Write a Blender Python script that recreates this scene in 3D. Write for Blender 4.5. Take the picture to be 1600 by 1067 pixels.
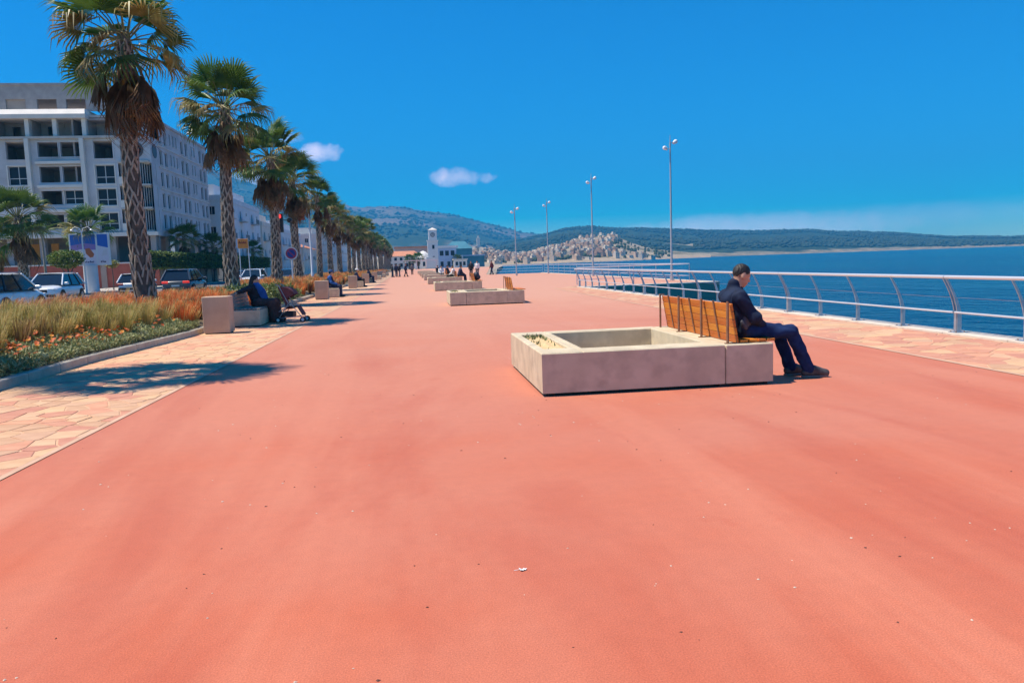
import bpy, bmesh, math, random
import numpy as np
from mathutils import Vector, Matrix

for _o in list(bpy.data.objects):
    bpy.data.objects.remove(_o)
SC = bpy.context.scene
COL = SC.collection
R = math.radians
random.seed(7)
RNG = np.random.default_rng(7)
ORD = ['first', 'second', 'third', 'fourth', 'fifth', 'sixth', 'seventh', 'eighth', 'ninth', 'tenth', 'eleventh', 'twelfth', 'thirteenth', 'fourteenth', 'fifteenth', 'sixteenth', 'seventeenth', 'eighteenth', 'nineteenth', 'twentieth', 'twenty-first', 'twenty-second', 'twenty-third', 'twenty-fourth', 'twenty-fifth', 'twenty-sixth', 'twenty-seventh', 'twenty-eighth']

# ------------------------------------------------------------------ camera
cam_d = bpy.data.cameras.new('camera')
cam = bpy.data.objects.new('camera', cam_d)
COL.objects.link(cam)
SC.camera = cam
cam_d.sensor_width = 36.0
cam_d.lens = 36.0 * 1200 / 1600
cam_d.clip_start = 0.05
cam_d.clip_end = 20000
_r = Vector((0.9907351, -0.13153509, -0.03380077))
_u = Vector((0.04685068, 0.09741817, 0.99414019))
_b = -Vector((0.12747151, 0.98651316, -0.10267811))
cam.matrix_world = Matrix(((_r.x, _u.x, _b.x, 0), (_r.y, _u.y, _b.y, 0), (_r.z, _u.z, _b.z, 1.45), (0, 0, 0, 1)))

# ------------------------------------------------------------------ light
SUN_EL, SUN_AZ = 63.5, -84.0          # azimuth from +Y towards +X: the sun stands on the left, a little ahead
SKY_STRENGTH = 0.114
SUN_STRENGTH = 5.0
EXPOSURE = 0.5
sun_dir = Vector((math.sin(R(SUN_AZ)) * math.cos(R(SUN_EL)), math.cos(R(SUN_AZ)) * math.cos(R(SUN_EL)), math.sin(R(SUN_EL))))
sun_d = bpy.data.lights.new('sun', 'SUN')
sun_d.energy = SUN_STRENGTH
sun_d.angle = R(0.5)
sun_d.color = (1.0, 0.90, 0.74)
sun = bpy.data.objects.new('sun', sun_d)
sun.rotation_euler = sun_dir.to_track_quat('Z', 'Y').to_euler()
COL.objects.link(sun)

world = bpy.data.worlds.new('World')
SC.world = world
world.use_nodes = True
_nt = world.node_tree
_nt.nodes.clear()
def wn(t, **k):
    n = _nt.nodes.new(t)
    for a, v in k.items():
        setattr(n, a, v)
    return n
def wl(a, b):
    _nt.links.new(a, b)
_sky = wn('ShaderNodeTexSky', sky_type='NISHITA')
_sky.sun_disc = False
_sky.sun_elevation = R(SUN_EL)
_sky.sun_rotation = R(SUN_AZ)
_sky.altitude = 0
_sky.air_density = 1.0
_sky.dust_density = 0.0
_sky.ozone_density = 2.6
_hs = wn('ShaderNodeHueSaturation')
_hs.inputs['Hue'].default_value = 0.507
_hs.inputs['Saturation'].default_value = 2.2
_hs.inputs['Value'].default_value = 1.0
_tint = wn('ShaderNodeMix', data_type='RGBA', blend_type='MULTIPLY')
_tint.inputs['Factor'].default_value = 1.0
_tint.inputs[7].default_value = (0.66, 0.86, 1.0, 1)
wl(_sky.outputs[0], _tint.inputs[6])
wl(_tint.outputs[2], _hs.inputs['Color'])
_tc = wn('ShaderNodeTexCoord')
def wmath(op, a, b=None, clamp=False):
    n = wn('ShaderNodeMath', operation=op, use_clamp=clamp)
    for i, v in enumerate((a, b)):
        if v is None:
            continue
        if isinstance(v, (int, float)):
            n.inputs[i].default_value = v
        else:
            wl(v, n.inputs[i])
    return n.outputs[0]
def wdot(a, v):
    n = wn('ShaderNodeVectorMath', operation='DOT_PRODUCT')
    wl(a, n.inputs[0])
    n.inputs[1].default_value = v
    return n.outputs['Value']
_nz = wn('ShaderNodeTexNoise')
_nz.inputs['Scale'].default_value = 34
_nz.inputs['Detail'].default_value = 4
_nz.inputs['Roughness'].default_value = 0.6
wl(_tc.outputs['Generated'], _nz.inputs['Vector'])
_cov = None
# small fair-weather clouds of this sky: direction (azimuth, elevation), half width, half height in degrees, density
for az, el, a, b, dens in ((-6.0, 8.2, 1.55, 0.72, 1.0), (-8.0, 9.15, 1.1, 0.5, 0.4), (3.85, 6.3, 2.6, 0.70, 1.0),
                           (-11.0, 6.3, 1.6, 0.85, 0.8), (25.0, 1.75, 12.5, 1.2, 0.85), (35.0, 2.2, 7.0, 0.8, 0.22),
                           (-60, 14, 6, 1.6, 0.8), (75, 12, 8, 1.6, 0.6), (140, 16, 9, 2, 0.7), (-140, 11, 9, 2, 0.7)):
    c = Vector((math.sin(R(az)) * math.cos(R(el)), math.cos(R(az)) * math.cos(R(el)), math.sin(R(el))))
    rt = Vector((math.cos(R(az)), -math.sin(R(az)), 0))
    up = rt.cross(c)
    up = up if up.z > 0 else -up
    x = wmath('DIVIDE', wmath('SUBTRACT', wdot(_tc.outputs['Generated'], rt), rt.dot(c)), math.sin(R(a)))
    y = wmath('DIVIDE', wmath('SUBTRACT', wdot(_tc.outputs['Generated'], up), up.dot(c)), math.sin(R(b)))
    front = wmath('GREATER_THAN', wdot(_tc.outputs['Generated'], c), 0.3)
    d = wmath('ADD', wmath('MULTIPLY', x, x), wmath('MULTIPLY', y, y))
    soft = 1.2 if a < 5 else 0.9
    v = wmath('SUBTRACT', wmath('ADD', 0.62, wmath('MULTIPLY', wmath('SUBTRACT', _nz.outputs[0], 0.5), 1.9 if a < 5 else 1.0)), wmath('MULTIPLY', d, 0.62))
    v = wmath('MULTIPLY', wmath('MULTIPLY', wmath('MULTIPLY', v, soft, clamp=True), dens), front)
    _cov = v if _cov is None else wmath('MAXIMUM', _cov, v)
_mix = wn('ShaderNodeMix', data_type='RGBA')
wl(_cov, _mix.inputs['Factor'])
wl(_hs.outputs[0], _mix.inputs[6])
_mix.inputs[7].default_value = (10.5, 9.2, 11.0, 1)
_bg = wn('ShaderNodeBackground')
_bg.inputs['Strength'].default_value = SKY_STRENGTH
wl(_mix.outputs[2], _bg.inputs[0])
_out = wn('ShaderNodeOutputWorld')
wl(_bg.outputs[0], _out.inputs[0])

SC.view_settings.view_transform = 'Standard'
SC.view_settings.look = 'None'
SC.view_settings.exposure = EXPOSURE
SC.view_settings.gamma = 1.0
SC.view_settings.use_curve_mapping = False
SC.render.engine = 'CYCLES'
SC.cycles.max_bounces = 6
SC.cycles.diffuse_bounces = 3
SC.cycles.glossy_bounces = 3
SC.cycles.transmission_bounces = 4
SC.cycles.transparent_max_bounces = 8
SC.cycles.volume_bounces = 0
SC.cycles.use_denoising = True
SC.cycles.caustics_reflective = False
SC.cycles.caustics_refractive = False

# ------------------------------------------------------------------ materials
MATS = {}
def mat(name, c1, c2=None, scale=8.0, rough=0.75, bump=0.0, bscale=None, metal=0.0, spec=0.5, detail=5.0, lo=0.35, hi=0.65,
        sheen=0.0, rnd=0.0, emit=0.0, stretch=None, c3=None, s3=1.0, coat=0.0, trans=0.0, bdist=0.02):
    if name in MATS:
        return MATS[name]
    m = bpy.data.materials.new(name)
    m.use_nodes = True
    nt = m.node_tree
    p = nt.nodes['Principled BSDF']
    p.inputs['Base Color'].default_value = (*c1, 1)
    p.inputs['Roughness'].default_value = rough
    p.inputs['Metallic'].default_value = metal
    p.inputs['Specular IOR Level'].default_value = spec
    p.inputs['Sheen Weight'].default_value = sheen
    p.inputs['Coat Weight'].default_value = coat
    if emit:
        p.inputs['Emission Color'].default_value = (*c1, 1)
        p.inputs['Emission Strength'].default_value = emit
    L = nt.links.new
    tc = nt.nodes.new('ShaderNodeTexCoord')
    vec = tc.outputs['Object']
    if stretch:
        mp = nt.nodes.new('ShaderNodeMapping')
        mp.inputs['Scale'].default_value = stretch
        L(vec, mp.inputs['Vector'])
        vec = mp.outputs[0]
    col = None
    if c2 is not None:
        n = nt.nodes.new('ShaderNodeTexNoise')
        n.inputs['Scale'].default_value = scale
        n.inputs['Detail'].default_value = detail
        L(vec, n.inputs['Vector'])
        r = nt.nodes.new('ShaderNodeValToRGB')
        r.color_ramp.elements[0].position = lo
        r.color_ramp.elements[1].position = hi
        r.color_ramp.elements[0].color = (*c1, 1)
        r.color_ramp.elements[1].color = (*c2, 1)
        L(n.outputs[0], r.inputs[0])
        col = r.outputs[0]
        if c3 is not None:
            n3 = nt.nodes.new('ShaderNodeTexNoise')
            n3.inputs['Scale'].default_value = s3
            n3.inputs['Detail'].default_value = 4
            L(tc.outputs['Object'], n3.inputs['Vector'])
            r3 = nt.nodes.new('ShaderNodeValToRGB')
            r3.color_ramp.elements[0].position = 0.45
            r3.color_ramp.elements[1].position = 0.7
            L(n3.outputs[0], r3.inputs[0])
            mx = nt.nodes.new('ShaderNodeMix')
            mx.data_type = 'RGBA'
            L(r3.outputs[0], mx.inputs['Factor'])
            L(col, mx.inputs[6])
            mx.inputs[7].default_value = (*c3, 1)
            col = mx.outputs[2]
    if rnd:
        oi = nt.nodes.new('ShaderNodeObjectInfo')
        hs = nt.nodes.new('ShaderNodeHueSaturation')
        mr = nt.nodes.new('ShaderNodeMapRange')
        mr.inputs['To Min'].default_value = 1 - rnd
        mr.inputs['To Max'].default_value = 1 + rnd
        L(oi.outputs['Random'], mr.inputs[0])
        L(mr.outputs[0], hs.inputs['Value'])
        mr2 = nt.nodes.new('ShaderNodeMapRange')
        mr2.inputs['To Min'].default_value = 0.5 - rnd * 0.06
        mr2.inputs['To Max'].default_value = 0.5 + rnd * 0.06
        L(oi.outputs['Random'], mr2.inputs[0])
        L(mr2.outputs[0], hs.inputs['Hue'])
        if col is None:
            hs.inputs['Color'].default_value = (*c1, 1)
        else:
            L(col, hs.inputs['Color'])
        col = hs.outputs[0]
    if col is not None:
        L(col, p.inputs['Base Color'])
    if bump:
        nb = nt.nodes.new('ShaderNodeTexNoise')
        nb.inputs['Scale'].default_value = bscale or scale * 4
        nb.inputs['Detail'].default_value = 4
        L(vec, nb.inputs['Vector'])
        b = nt.nodes.new('ShaderNodeBump')
        b.inputs['Strength'].default_value = bump
        b.inputs['Distance'].default_value = bdist
        L(nb.outputs[0], b.inputs['Height'])
        L(b.outputs[0], p.inputs['Normal'])
    if trans:
        t = nt.nodes.new('ShaderNodeBsdfTranslucent')
        if col is not None:
            L(col, t.inputs[0])
        else:
            t.inputs[0].default_value = (*c1, 1)
        ms = nt.nodes.new('ShaderNodeMixShader')
        ms.inputs[0].default_value = trans
        L(p.outputs[0], ms.inputs[1])
        L(t.outputs[0], ms.inputs[2])
        L(ms.outputs[0], nt.nodes['Material Output'].inputs['Surface'])
    MATS[name] = m
    return m

# ------------------------------------------------------------------ object helpers
def link(o, parent=None):
    COL.objects.link(o)
    if parent is not None:
        o.parent = parent
    return o
def tag(o, label=None, cat=None, group=None, kind=None):
    for k, v in (('label', label), ('category', cat), ('group', group), ('kind', kind)):
        if v:
            o[k] = v
    return o
def thing(name, label, cat, loc=(0, 0, 0), rz=0.0, group=None):
    o = bpy.data.objects.new(name, None)
    o.empty_display_size = 0.1
    o.location = loc
    o.rotation_euler = (0, 0, rz)
    link(o)
    return tag(o, label, cat, group)
def copy_tree(o, parent=None):
    c = o.copy()
    link(c, parent)
    for ch in o.children:
        copy_tree(ch, c)
    return c
def mesh_np(name, V, F, mats=None, smooth=False, midx=None):
    """mesh from arrays: V (n,3), F a list of arrays of equal-sided faces (or one array)."""
    me = bpy.data.meshes.new(name)
    V = np.asarray(V, dtype=np.float32)
    Fs = [np.asarray(f, dtype=np.int32) for f in (F if isinstance(F, list) else [F]) if len(f)]
    me.vertices.add(len(V))
    me.vertices.foreach_set('co', V.ravel())
    nl = sum(f.size for f in Fs)
    npoly = sum(len(f) for f in Fs)
    me.loops.add(nl)
    me.polygons.add(npoly)
    me.loops.foreach_set('vertex_index', np.concatenate([f.ravel() for f in Fs]))
    tot = np.concatenate([np.full(len(f), f.shape[1], np.int32) for f in Fs])
    st = np.concatenate([[0], np.cumsum(tot)[:-1]]).astype(np.int32)
    me.polygons.foreach_set('loop_start', st)
    me.polygons.foreach_set('loop_total', tot)
    if midx is not None:
        me.polygons.foreach_set('material_index', np.asarray(midx, np.int32))
    if smooth:
        me.polygons.foreach_set('use_smooth', np.ones(npoly, bool))
    me.update(calc_edges=True)
    me.validate()
    if mats is not None:
        for m in (mats if isinstance(mats, (list, tuple)) else [mats]):
            me.materials.append(m)
    return me
def obj_of(me, name, parent=None, loc=None, rot=None, scale=None):
    o = bpy.data.objects.new(name, me)
    link(o, parent)
    if loc is not None:
        o.location = loc
    if rot is not None:
        o.rotation_euler = rot
    if scale is not None:
        o.scale = scale
    return o

class MB:
    """collects faces of one piece."""
    def __init__(s):
        s.v, s.f, s.mi, s.cur = [], [], [], 0
    def add(s, vs, fs):
        n = len(s.v)
        s.v += [tuple(map(float, p)) for p in vs]
        s.f += [tuple(i + n for i in f) for f in fs]
        s.mi += [s.cur] * len(fs)
        return s
    def box(s, x0, x1, y0, y1, z0, z1):
        return s.add([(x0, y0, z0), (x1, y0, z0), (x1, y1, z0), (x0, y1, z0), (x0, y0, z1), (x1, y0, z1), (x1, y1, z1), (x0, y1, z1)],
                     [(3, 2, 1, 0), (4, 5, 6, 7), (0, 1, 5, 4), (1, 2, 6, 5), (2, 3, 7, 6), (3, 0, 4, 7)])
    def cbox(s, x0, x1, y0, y1, z0, z1, c=0.01):
        """box with chamfered edges (vertical and top edges)."""
        def ring(x0, x1, y0, y1, z, c):
            return [(x0 + c, y0, z), (x1 - c, y0, z), (x1, y0 + c, z), (x1, y1 - c, z), (x1 - c, y1, z), (x0 + c, y1, z), (x0, y1 - c, z), (x0, y0 + c, z)]
        a = ring(x0, x1, y0, y1, z0, c)
        b = ring(x0, x1, y0, y1, z1 - c, c)
        d = ring(x0 + c, x1 - c, y0 + c, y1 - c, z1, c * 0.5)
        fs = [tuple(reversed(range(8)))]
        for k in (0, 8):
            fs += [(k + i, k + (i + 1) % 8, k + 8 + (i + 1) % 8, k + 8 + i) for i in range(8)]
        fs.append(tuple(range(16, 24)))
        return s.add(a + b + d, fs)
    def prism(s, poly, z0, z1):
        n = len(poly)
        return s.add([(x, y, z0) for x, y in poly] + [(x, y, z1) for x, y in poly],
                     [tuple(reversed(range(n))), tuple(range(n, 2 * n))] + [(i, (i + 1) % n, n + (i + 1) % n, n + i) for i in range(n)])
    def tube(s, pts, r, n=8, cap=True):
        pts = [Vector(p) for p in pts]
        rs = r if isinstance(r, (list, tuple)) else [r] * len(pts)
        vs, fs = [], []
        ref = None
        for i, p in enumerate(pts):
            t = (pts[min(i + 1, len(pts) - 1)] - pts[max(i - 1, 0)]).normalized()
            if ref is None:
                ref = Vector((0, 0, 1)) if abs(t.z) < 0.9 else Vector((1, 0, 0))
            a = t.cross(ref).normalized()
            b = a.cross(t).normalized()
            ref = b
            for k in range(n):
                w = 2 * math.pi * k / n
                vs.append(p + a * math.cos(w) * rs[i] + b * math.sin(w) * rs[i])
        for i in range(len(pts) - 1):
            for k in range(n):
                fs.append((i * n + k, i * n + (k + 1) % n, (i + 1) * n + (k + 1) % n, (i + 1) * n + k))
        if cap:
            fs.append(tuple(reversed(range(n))))
            fs.append(tuple(range((len(pts) - 1) * n, len(pts) * n)))
        return s.add(vs, fs)
    def lathe(s, prof, n=16, c=(0, 0, 0), axis='z'):
        vs, fs = [], []
        for r, z in prof:
            for k in range(n):
                w = 2 * math.pi * k / n
                p = (r * math.cos(w), r * math.sin(w), z)
                if axis == 'x':
                    p = (z, r * math.cos(w), r * math.sin(w))
                elif axis == 'y':
                    p = (r * math.sin(w), z, r * math.cos(w))
                vs.append((p[0] + c[0], p[1] + c[1], p[2] + c[2]))
        for i in range(len(prof) - 1):
            for k in range(n):
                fs.append((i * n + k, i * n + (k + 1) % n, (i + 1) * n + (k + 1) % n, (i + 1) * n + k))
        fs.append(tuple(reversed(range(n))))
        fs.append(tuple(range((len(prof) - 1) * n, len(prof) * n)))
        return s.add(vs, fs)
    def mesh(s, name, m, smooth=False):
        me = bpy.data.meshes.new(name)
        me.from_pydata(s.v, [], s.f)
        for x in (m if isinstance(m, (list, tuple)) else [m]):
            me.materials.append(x)
        if any(s.mi):
            me.polygons.foreach_set('material_index', s.mi)
        if smooth:
            me.polygons.foreach_set('use_smooth', [True] * len(me.polygons))
            try:
                me.set_sharp_from_angle(angle=R(40))
            except Exception:
                pass
        return me
    def build(s, name, m, parent=None, smooth=False, loc=None, rot=None):
        return obj_of(s.mesh(name, m, smooth), name, parent, loc, rot)

def vnoise(P, seed=0):
    """cheap smooth noise for arrays of points (n,k): sum of sines."""
    r = np.random.default_rng(seed)
    out = 0
    for i in range(6):
        k = r.normal(size=P.shape[1])
        k /= np.linalg.norm(k)
        out = out + np.sin(P @ k * (1.0 + 0.55 * i) + r.uniform(0, 6.28)) / (1 + 0.5 * i)
    return out / 3.0
# ------------------------------------------------------------------ the setting: land, water, paving
def xl(Y):
    return -3.02 + (min(Y, 30.0) - 6) * 0.018
def xr(Y):
    return 6.7 + (Y - 8) * 0.0225
KERB = [(-5.38, -8), (-5.38, 13.5), (-5.0, 18.2), (-4.95, 290)]
def xk(Y):
    for (x0, y0), (x1, y1) in zip(KERB, KERB[1:]):
        if Y <= y1:
            return x0 + (x1 - x0) * (Y - y0) / (y1 - y0)
    return KERB[-1][0]

m_land = mat('dry earth', (0.30, 0.24, 0.18), (0.38, 0.31, 0.23), scale=0.5, rough=0.95)
m_quay = mat('quay concrete', (0.40, 0.36, 0.31), (0.50, 0.45, 0.38), scale=1.5, rough=0.85, bump=0.3)
land = MB().prism([(-1600, -80), (9.22, -80), (9.22, 39.9), (16.6, 39.9), (17.1, 96), (10.9, 98), (22, 195), (36, 300), (48, 400), (62, 560), (90, 900), (90, 3200), (-1600, 3200)], -4.0, -0.03)
tag(land.build('ground', m_land), kind='structure')

# red coated surface of the promenade
def make_red():
    m = bpy.data.materials.new('red promenade coating')
    m.use_nodes = True
    nt = m.node_tree
    N, L = nt.nodes.new, nt.links.new
    p = nt.nodes['Principled BSDF']
    p.inputs['Roughness'].default_value = 0.82
    p.inputs['Specular IOR Level'].default_value = 0.35
    p.inputs['Sheen Weight'].default_value = 0.16
    p.inputs['Sheen Roughness'].default_value = 0.45
    p.inputs['Sheen Tint'].default_value = (1.0, 0.72, 0.52, 1)
    tc = N('ShaderNodeTexCoord')
    def noise(scale, detail=5, rough=0.55, st=None, dist=0.0):
        n = N('ShaderNodeTexNoise')
        n.inputs['Scale'].default_value = scale
        n.inputs['Detail'].default_value = detail
        n.inputs['Roughness'].default_value = rough
        n.inputs['Distortion'].default_value = dist
        if st:
            mp = N('ShaderNodeMapping')
            mp.inputs['Scale'].default_value = st
            L(tc.outputs['Object'], mp.inputs[0])
            L(mp.outputs[0], n.inputs['Vector'])
        else:
            L(tc.outputs['Object'], n.inputs['Vector'])
        return n.outputs[0]
    def ramp(src, a, b, ca, cb):
        r = N('ShaderNodeValToRGB')
        r.color_ramp.elements[0].position = a
        r.color_ramp.elements[1].position = b
        r.color_ramp.elements[0].color = (*ca, 1)
        r.color_ramp.elements[1].color = (*cb, 1)
        L(src, r.inputs[0])
        return r.outputs[0]
    def mix(f, a, b, fac=None, blend='MIX'):
        x = N('ShaderNodeMix')
        x.data_type = 'RGBA'
        x.blend_type = blend
        if f is not None:
            L(f, x.inputs['Factor'])
        else:
            x.inputs['Factor'].default_value = fac
        L(a, x.inputs[6])
        if isinstance(b, tuple):
            x.inputs[7].default_value = (*b, 1)
        else:
            L(b, x.inputs[7])
        return x.outputs[2]
    base = ramp(noise(0.35, 5), 0.36, 0.66, RED_A, RED_B)
    pk = ramp(noise(0.16, 4, 0.55, None, 0.5), 0.40, 0.62, (0, 0, 0), (0.85, 0.85, 0.85))
    base = mix(pk, base, RED_PINK)
    # long dusty wheel tracks and wash marks that run along the promenade
    tr = ramp(noise(1.0, 5, 0.62, (0.9, 0.05, 1.0), 0.8), 0.50, 0.74, (0, 0, 0), (0.9, 0.9, 0.9))
    col = mix(tr, base, RED_DUST)
    st = ramp(noise(1.0, 5, 0.6, (0.42, 0.09, 1.0), 1.6), 0.47, 0.70, (0, 0, 0), (0.95, 0.95, 0.95))
    col = mix(st, col, RED_DARK)
    # paler farther on: grazing-angle sheen of the dusty coating put into its colour
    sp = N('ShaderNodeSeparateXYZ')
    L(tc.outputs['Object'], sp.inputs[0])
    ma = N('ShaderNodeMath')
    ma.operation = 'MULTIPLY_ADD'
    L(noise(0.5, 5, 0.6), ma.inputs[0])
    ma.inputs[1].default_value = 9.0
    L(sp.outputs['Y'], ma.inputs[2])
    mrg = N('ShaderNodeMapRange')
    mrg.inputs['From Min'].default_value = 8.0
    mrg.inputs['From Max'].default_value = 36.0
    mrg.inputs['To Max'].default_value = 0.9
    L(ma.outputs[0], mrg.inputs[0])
    col = mix(mrg.outputs[0], col, RED_GRAZE)
    # mottled stains
    ms = ramp(noise(0.8, 8, 0.75), 0.60, 0.76, (0, 0, 0), (0.55, 0.55, 0.55))
    col = mix(ms, col, RED_DARK)
    grain = ramp(noise(140, 3, 0.7), 0.3, 0.7, (0.72, 0.72, 0.72), (1.18, 1.18, 1.18))
    col = mix(None, col, grain, 1.0, 'MULTIPLY')
    g2 = ramp(noise(9, 6, 0.7), 0.35, 0.7, (0.955, 0.955, 0.955), (1.04, 1.04, 1.035))
    col = mix(None, col, g2, 1.0, 'MULTIPLY')
    # chewing-gum spots and pale flecks
    for sc, th, c in ((1.15, 0.042, (0.12, 0.045, 0.04)), (2.3, 0.045, (0.24, 0.09, 0.07)), (4.3, 0.038, (0.74, 0.52, 0.40))):
        v = N('ShaderNodeTexVoronoi')
        v.inputs['Scale'].default_value = sc
        mp = N('ShaderNodeMapping')
        mp.inputs['Location'].default_value = (sc * 3.7, sc * 1.3, 0)
        L(tc.outputs['Object'], mp.inputs[0])
        L(mp.outputs[0], v.inputs['Vector'])
        lt = N('ShaderNodeMath')
        lt.operation = 'LESS_THAN'
        L(v.outputs['Distance'], lt.inputs[0])
        sep = N('ShaderNodeSeparateColor')
        L(v.outputs['Color'], sep.inputs[0])
        ml = N('ShaderNodeMath')
        ml.operation = 'MULTIPLY'
        L(sep.outputs[0], ml.inputs[0])
        ml.inputs[1].default_value = th * 1.5
        sb = N('ShaderNodeMath')
        sb.operation = 'SUBTRACT'
        L(ml.outputs[0], sb.inputs[0])
        sb.inputs[1].default_value = th * 0.75
        L(sb.outputs[0], lt.inputs[1])
        col = mix(lt.outputs[0], col, c)
    L(col, p.inputs['Base Color'])
    b = N('ShaderNodeBump')
    b.inputs['Strength'].default_value = 0.5
    b.inputs['Distance'].default_value = 0.004
    L(noise(160, 3, 0.6), b.inputs['Height'])
    b2 = N('ShaderNodeBump')
    b2.inputs['Strength'].default_value = 0.06
    b2.inputs['Distance'].default_value = 0.03
    L(noise(2.2, 3, 0.5), b2.inputs['Height'])
    L(b.outputs[0], b2.inputs['Normal'])
    L(b2.outputs[0], p.inputs['Normal'])
    return m
RED_A, RED_B = (0.555, 0.120, 0.050), (0.56, 0.165, 0.092)
RED_GRAZE = (0.66, 0.33, 0.215)  # far coating with its grazing-angle sheen painted in
RED_PINK = (0.555, 0.180, 0.112)
RED_DUST, RED_DARK = (0.63, 0.205, 0.118), (0.46, 0.085, 0.040)
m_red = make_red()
left = [(xl(y), y) for y in (-8, 6, 12, 18, 24, 30, 290)]
right = [(xr(-8), -8), (xr(39.5), 39.5), (8.6, 41.2), (9.0, 41.6), (16.2, 41.6), (16.7, 94.5), (9.5, 96.5), (20, 195), (30, 285)]
poly = right + left[::-1]
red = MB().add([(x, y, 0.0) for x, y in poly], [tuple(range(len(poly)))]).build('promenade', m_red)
tag(red, kind='structure')
# slightly raised pale edging along both sides of the red coating
m_edge = mat('pale edging', (0.54, 0.33, 0.22), (0.62, 0.40, 0.27), scale=3, rough=0.85)

# strips of crazy paving
m_joint = mat('sandy joint mortar', (0.58, 0.345, 0.21), (0.65, 0.405, 0.255), scale=4, rough=0.95, bump=0.3)
m_st = [mat('sandstone flag', (0.56, 0.325, 0.180), (0.63, 0.385, 0.225), scale=5, rough=0.85, bump=0.35, rnd=0.10),
        mat('pink sandstone flag', (0.54, 0.235, 0.145), (0.60, 0.295, 0.185), scale=5, rough=0.85, bump=0.35, rnd=0.12),
        mat('pale sandstone flag', (0.57, 0.335, 0.20), (0.63, 0.385, 0.235), scale=5, rough=0.85, bump=0.35, rnd=0.08)]
def clip(poly, a, b, c):
    """keep a*x+b*y<=c"""
    out = []
    n = len(poly)
    for i in range(n):
        p, q = poly[i], poly[(i + 1) % n]
        dp, dq = a * p[0] + b * p[1] - c, a * q[0] + b * q[1] - c
        if dp <= 0:
            out.append(p)
        if dp * dq < 0:
            t = dp / (dp - dq)
            out.append((p[0] + (q[0] - p[0]) * t, p[1] + (q[1] - p[1]) * t))
    return out
def crazy(x0, x1, y0, y1, cell, seed, bounds, gap=0.016):
    rr = random.Random(seed)
    seeds = {}
    nx, ny = int((x1 - x0) / cell) + 2, int((y1 - y0) / cell) + 2
    for i in range(-1, nx):
        for j in range(-1, ny):
            seeds[i, j] = (x0 + (i + 0.5 + rr.uniform(-0.48, 0.48)) * cell, y0 + (j + 0.5 + rr.uniform(-0.48, 0.48)) * cell)
    cells = []
    for (i, j), s in seeds.items():
        P = [(s[0] - 2 * cell, s[1] - 2 * cell), (s[0] + 2 * cell, s[1] - 2 * cell), (s[0] + 2 * cell, s[1] + 2 * cell), (s[0] - 2 * cell, s[1] + 2 * cell)]
        for di in range(-2, 3):
            for dj in range(-2, 3):
                q = seeds.get((i + di, j + dj))
                if q is None or (di == 0 and dj == 0):
                    continue
                a, b = q[0] - s[0], q[1] - s[1]
                l = math.hypot(a, b)
                a, b = a / l, b / l
                P = clip(P, a, b, a * (s[0] + q[0]) / 2 + b * (s[1] + q[1]) / 2 - gap / 2 * rr.uniform(0.4, 1.7))
                if len(P) < 3:
                    break
            if len(P) < 3:
                break
        for a, b, c in bounds:
            if len(P) >= 3:
                P = clip(P, a, b, c)
        if len(P) < 3:
            continue
        ar = abs(sum(P[k][0] * P[(k + 1) % len(P)][1] - P[(k + 1) % len(P)][0] * P[k][1] for k in range(len(P)))) / 2
        if ar > 0.012:
            cells.append(P)
    cells.sort(key=lambda P: sum(p[1] for p in P) / len(P))
    return cells
def lay(strip, cells, seed, near, wts=(5, 4, 3)):
    rr = random.Random(seed)
    stuff = MB()
    for k, P in enumerate(cells):
        cx = sum(p[0] for p in P) / len(P)
        cy = sum(p[1] for p in P) / len(P)
        z, tx, ty = 0.002 + rr.random() * 0.004, rr.uniform(-0.006, 0.006), rr.uniform(-0.006, 0.006)
        n = len(P)
        mi = rr.choices((0, 1, 2), wts)[0]
        far = not (k < near)
        t = stuff if far else MB()
        ox, oy = (0, 0) if far else (cx, cy)
        t.cur = mi if far else 0
        ins = lambda p, s: (cx + (p[0] - cx) * s - ox, cy + (p[1] - cy) * s - oy)
        zz = lambda p: z + (p[0] - cx) * tx + (p[1] - cy) * ty
        vs = [(p[0] - ox, p[1] - oy, -0.02) for p in P] + [(p[0] - ox, p[1] - oy, zz(p) - 0.004) for p in P] + [(*ins(p, 0.965), zz(p)) for p in P]
        fs = [(i + q, (i + 1) % n + q, (i + 1) % n + n + q, i + n + q) for q in (0, n) for i in range(n)] + [tuple(range(2 * n, 3 * n))]
        t.add(vs, fs)
        if not far:
            t.build('flagstone', m_st[mi], strip, loc=(cx, cy, 0))
    if stuff.v:
        tag(stuff.build('flagstone_paving', m_st, strip), kind='stuff')
lb = [(xk(y) - 0.02, y) for y in (-8, 13.5, 18.2, 290)] + [(xl(y) + 0.05, y) for y in (290, 30, 6, -8)]
pl = MB().add([(x, y, -0.0015) for x, y in lb][::-1], [tuple(range(len(lb)))]).build('pavement_left', m_joint)
tag(pl, kind='structure')
# line x = xl(Y): -x + 0.018 Y <= ... ; keep x <= xl - 0.09 (edging) and x >= kerb
e = 0.018
bl = [(1, -e, -3.02 - 6 * e - 0.05), (-1, 0, 5.38), (0, -1, -3.0), (0, 1, 30), (-math.cos(0.085), math.sin(0.085), 0)]
# kerb bends in between y 13.5 and 18.2
k = 0.38 / 4.7
bl[4] = (-1, k, 5.38 + 13.5 * k)
bl.append((-1, 0, 5.38))
lay(pl, crazy(-5.5, -2.5, 3.5, 18.2, 0.27, 3, [(1, -e, -3.02 - 6 * e - 0.05), (-1, 0, 5.38), (-1, k, 5.38 + 13.5 * k)]), 11, 300)
lay(pl, crazy(-5.1, -2.4, 18.2, 46, 0.42, 4, [(1, -e, -3.02 - 6 * e - 0.05), (1, 0, -2.66), (-1, 0, 4.98)]), 12, 0)

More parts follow.
